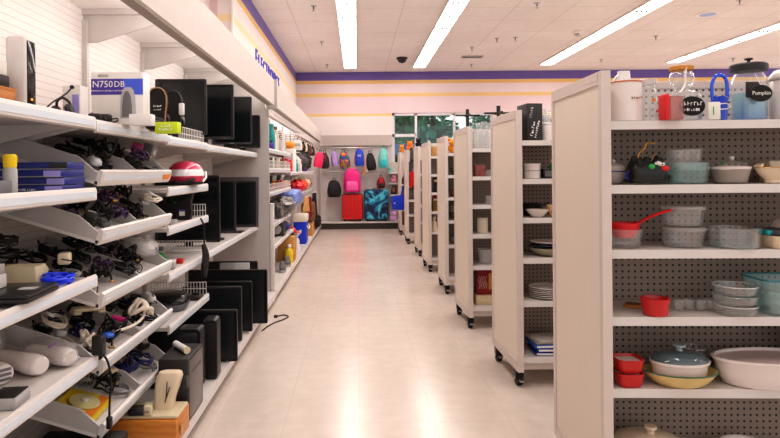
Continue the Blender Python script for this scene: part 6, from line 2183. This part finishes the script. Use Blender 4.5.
t = thing('newspaper_stack', 'loose gray papers lying on the blue binders', 'papers', (gx(546, 4.34) + .03, 4.38, ZG[5] + .083), .1)
for k in range(3):
    MB().at(RZ(.06 * k)).rbox(0, 0, k * .008, .28, .22, .007, .002).build('paper_sheaf', M('newsprint', 'b5aca4', .8, var=.15, scale=40), t)

# --- unit 3
Y = 5.95
for k, (u, yy, h) in enumerate(((477, 5.92, .16), (482.5, 5.92, .17), (488, 5.92, .17), (479, 6.03, .26), (484.5, 6.03, .27), (489.5, 6.05, .26))):
    t = vessel('tall_glass', ('short clear tumbler in the front row on top of the third unit' if k < 3 else 'tall clear vase glass in the back row on top of the third unit'), 'glass', (gx(u, yy), yy, ZG[0]), [(.022, 0), (.024, .004), (.027, h), (.0262, h + .002)], CG, .002, None, 'clear glasses on top of the third unit', part='tumbler_body')
    rim(t, .0268, h + .001, .0013, CG)
t = cart('glass_block', 'rose pink glass block box on the third unit\'s second shelf', 'box', (gx(479.5, Y), 5.95, ZG[1]), .1, .08, .1, M('rose_block', '9c5652', .3, var=.3, scale=25))
MB().rbox(0, 0, .101, .102, .082, .012, .003).build('lid', M('rose_lid', 'b0706a', .3, var=.1), t)
vessel('glass_dish', 'clear small glass beside the rose pink block', 'glass', (gx(488, Y), 5.94, ZG[1]), [(.02, 0), (.025, .003), (.03, .06), (.029, .062)], CG, .002)
vessel('glass_dish', 'faint clear glass on the third unit\'s middle shelf', 'glass', (gx(488, Y), 5.94, ZG[2]), [(.025, 0), (.03, .003), (.032, .08), (.031, .082)], CG, .002)
t = thing('pillar_candle', 'white pillar candle on the third unit', 'candle', (gx(482, Y), 5.95, ZG[3]))
MB().lathe([(0, 0), (.052, 0), (.054, .004), (.054, .148), (.05, .152), (.03, .146), (0, .145)], 28).build('wax_body', M('cream_wax', 'e2d3bf', .5, var=.03), t)
MB().cyl((0, 0, .144), (.002, 0, .16), .0015, n=5).build('wick', BLACK, t)
t = thing('book', 'dark red hardback book with gold pattern standing on the lowest shelf', 'book', (gx(486.5, 5.9), 5.96, ZG[5] + .09))
MB().rbox(0, 0, 0, .20, .05, .255, .003).build('book_cover', M('oxblood_cloth', '8f1626', .5, var=.08), t)
MB().box(.02, .09, -.0262, -.0252, .05, .21).build('cover_picture', M('ochre_print', 'c9953c', .5, var=.3, scale=40), t)
b = MB()
for k in range(5):
    b.tube([(-.075 + k * .017, -.0262, .06), (-.066 + k * .017, -.0262, .1), (-.08 + k * .017, -.0262, .14), (-.068 + k * .017, -.0262, .18)], .0018, 5)
b.build('cover_pattern', WHITEINK, t)
cart('cream_carton', 'long cream carton under the red book on the third unit', 'carton', (gx(487, 5.9) + .05, 5.97, ZG[5]), .34, .16, .0885, M('cream_card', 'd9c49c', .6, var=.15, scale=30))
t = vessel('glass_bowl', 'gray glass bowl on the third unit\'s fifth shelf', 'bowl', (gx(485, Y), 5.97, ZG[4]), [(.05, 0), (.06, .004), (.075, .1), (.08, .14), (.078, .142)], G['thin_plastic'], .004)
rim(t, .079, .141, .002, CG)
# --- units 4, 5 and beyond: what shows in the slits
t = plush('orange plush toy on top of the fourth unit', (gx(452, 7.5) + .02, 7.56, ZG[0]), .125, M('orange_plush', 'd98a2c', .9, var=.1, bump=.4))
for k, (z, mt, lab) in enumerate(((1, M('olive_bowl', '4a4838', .4, var=.1), 'olive bowl'), (2, BROWN, 'brown bowl'), (3, M('umber_bowl', '5a4a38', .4, var=.1), 'umber bowl'), (4, GRAYP, 'gray bowl'))):
    t = vessel('serving_bowl', f'{lab} showing in the narrow gap on the fourth unit', 'bowl', (gx(453, 7.5) + .04, 7.54, ZG[z]), [(.04, 0), (.045, .004), (.07, .05), (.08, .09), (.078, .092)], mt, .005)
    rim(t, .079, .091, .003, mt)
for k in range(4):
    t = vessel('dinner_plate', 'gray dinner plate stacked in the gap of the fourth unit', 'plate', (gx(453, 7.5) + .06, 7.54, ZG[3] - .003 + .1 + .016 * k), [(.06, 0), (.064, .002), (.1, .01), (.11, .016), (.109, .018)], LGRAY, .004, None, 'gray plates on the fourth unit')
    rim(t, .1095, .017, .0015, LGRAY)
for lab, u, zi, mt, hd in (('figurine with a red cap on the fifth unit', 435, 3, M('gold_robe', '7a5c26', .5, var=.15), REDP), ('cream figurine on the fifth unit', 434, 4, CREAM, CREAMP), ('dark figurine on the fifth unit', 436, 2, BLACK2, BROWN)):
    t = thing('figurine', lab, 'figurine', (gx(u, 9.1), 9.12, ZG[zi]))
    MB().lathe([(0, 0), (.05, 0), (.052, .01), (.036, .09), (.042, .13), (.02, .155), (0, .158)], 20).build('robe', mt, t)
    MB().sell((0, 0, .18), (.026, .026, .03)).build('head', CREAM, t)
    MB().lathe([(.028, .19), (.026, .21), (.008, .235), (0, .236)], 16).build('cap', hd, t)
t = cart('beige_box', 'beige box on top of the fifth unit', 'box', (gx(436, 9.1), 9.12, ZG[0]), .12, .14, .14, TAN)
MB().rbox(0, 0, .1405, .124, .144, .02, .004).build('lid', CREAMP, t)
for lab, u, Yk, mt, sz in (('orange plush toy perched on the farthest unit', 402, 14.51, M('orange_plush', 'd98a2c'), .135), ('bright orange plush toy perched on the seventh unit', 410, 12.78, M('bright_orange_plush', 'ee7a1c', .9, var=.1, bump=.4), .135), ('black plush toy perched on the sixth unit', 418.5, 10.98, BLACKM, .11)):
    plush(lab, (gx(u, Yk), Yk, 1.957), sz, mt)
for lab, u, v, Yk, mt, w, h in (('black and white patterned toy cloth hanging beyond the sixth unit', 413.5, 148, 11.9, MATS['bw_cloth'], .14, .9), ('red and white toy cloth hanging below the patterned one', 413.2, 172, 11.8, REDP, .12, .3), ('gray cloth hanging beyond the seventh unit', 404, 155, 13.7, MATS['pale_cloth'], .12, .5)):
    p = at(u, v, Yk)
    t = thing('hanging_cloth', lab, 'cloth', p, .0)
    cloth(w, h, mt, t)
    MB().tube([(0, 0, 0), (0, 0, .05), (.08, 0, .06)], .005, 6).build('peg_hook', STEEL, t)
t = thing('hanging_scoop', 'royal blue plastic scoop hanging on the end of the farthest unit', 'scoop', at(398.2, 210.5, 13.9), 0)
b = MB()
b.rings([[(-.14, -.02, .02), (.12, -.02, .0), (.13, .02, .0), (-.15, .02, .02)], [(-.17, -.02, .2), (.14, -.02, .19), (.14, .05, .19), (-.17, .05, .2)], [(-.17, -.0, .32), (.14, -.0, .36), (.14, .03, .36), (-.17, .03, .32)]])
b.build('scoop_blade', BLUE, t)
MB().tube([(.06, .02, .34), (.09, .04, .44), (.12, .06, .52)], .016, 8).build('handle', BLUE, t)
MB().at(T(-.09, -.021, .16) @ RX(PI / 2)).lathe([(.016, 0), (.015, .003), (0, .003)], 12).build('white_dot', WHITE, t)

# cross-topped garment racks behind the units
for lab, u, Yk, zt in (('black cross-topped garment rack seen over the third unit', 468, 9.85, 2.53), ('black cross-topped garment rack seen over the second unit', 499, 8.3, 2.42)):
    t = thing('garment_rack', lab, 'garment rack', (X_(u, Yk), Yk, 0))
    MB().cyl((0, 0, .06), (0, 0, zt), .028, n=12).build('post', BLACK, t)
    for k in range(4):
        a = k * PI / 2
        d = Vector((math.cos(a), math.sin(a), 0))
        MB().cyl(d * .03 + Vector((0, 0, zt - .1)), d * .2 + Vector((0, 0, zt - .1)), .014, n=8).build('arm', BLACK, t)
        MB().cyl(d * .02 + Vector((0, 0, .06)), d * .34 + Vector((0, 0, .02)), .02, n=8).build('foot', BLACK, t)

# ------------------------------------------------------------------ cords and small devices settle into the trays last
for o in list(SC.objects):
    if o.parent is None and o.type in ('EMPTY', 'MESH') and (o.get('label')) and not o.get('kind'):
        v_, p_ = tri_of(o)
        if not v_:
            continue
        e = occupy(v_, p_)
        if e[1].x < -.7 and e[0].y < 4.8 and e[1].y > 1.5:
            OCC.append(e)
for a in FILLS:
    run_fill(*a)
for k in list(SPARE):
    o = POOL[k]
    for ch in list(o.children):
        bpy.data.objects.remove(ch)
    bpy.data.objects.remove(o)

# ------------------------------------------------------------------ camera, world, look
cam = bpy.data.cameras.new('camera')
co = bpy.data.objects.new('camera', cam)
C.objects.link(co)
cam.sensor_width = 36
cam.lens = 36 * F / 780
cam.shift_x = (390 - VU) / 780
cam.shift_y = -(219 - VV) / 780
co.matrix_world = T(0, 0, CAMZ) @ RX(PI / 2) @ RZ(math.radians(-.5))
cam.clip_start = .05
SC.camera = co

w = bpy.data.worlds.new('world')
SC.world = w
w.use_nodes = True
bg = w.node_tree.nodes['Background']
bg.inputs['Color'].default_value = (1, .98, .97, 1)
bg.inputs['Strength'].default_value = .7
SC.view_settings.view_transform = 'Standard'
SC.view_settings.look = 'Medium High Contrast'
SC.view_settings.exposure = 0.48
SC.cycles.max_bounces = 8
SC.cycles.diffuse_bounces = 4
SC.cycles.transparent_max_bounces = 24
SC.cycles.sample_clamp_indirect = 6.0
SC.cycles.caustics_reflective = False
SC.cycles.caustics_refractive = False
# every top-level clutter piece carries its everyday word
WORD = {'coiled_cable': 'cable', 'tangled_cable': 'cable', 'power_adapter': 'power adapter', 'telephone_handset': 'telephone', 'remote_control': 'remote control', 'computer_mouse': 'mouse'}
for o in SC.objects:
    if o.parent is None and o.get('label') and not o.get('category'):
        o['category'] = WORD.get(o.name.split('.')[0], 'thing')
    if o.parent is not None:
        for kx in ('category', 'group'):
            if kx in o:
                del o[kx]
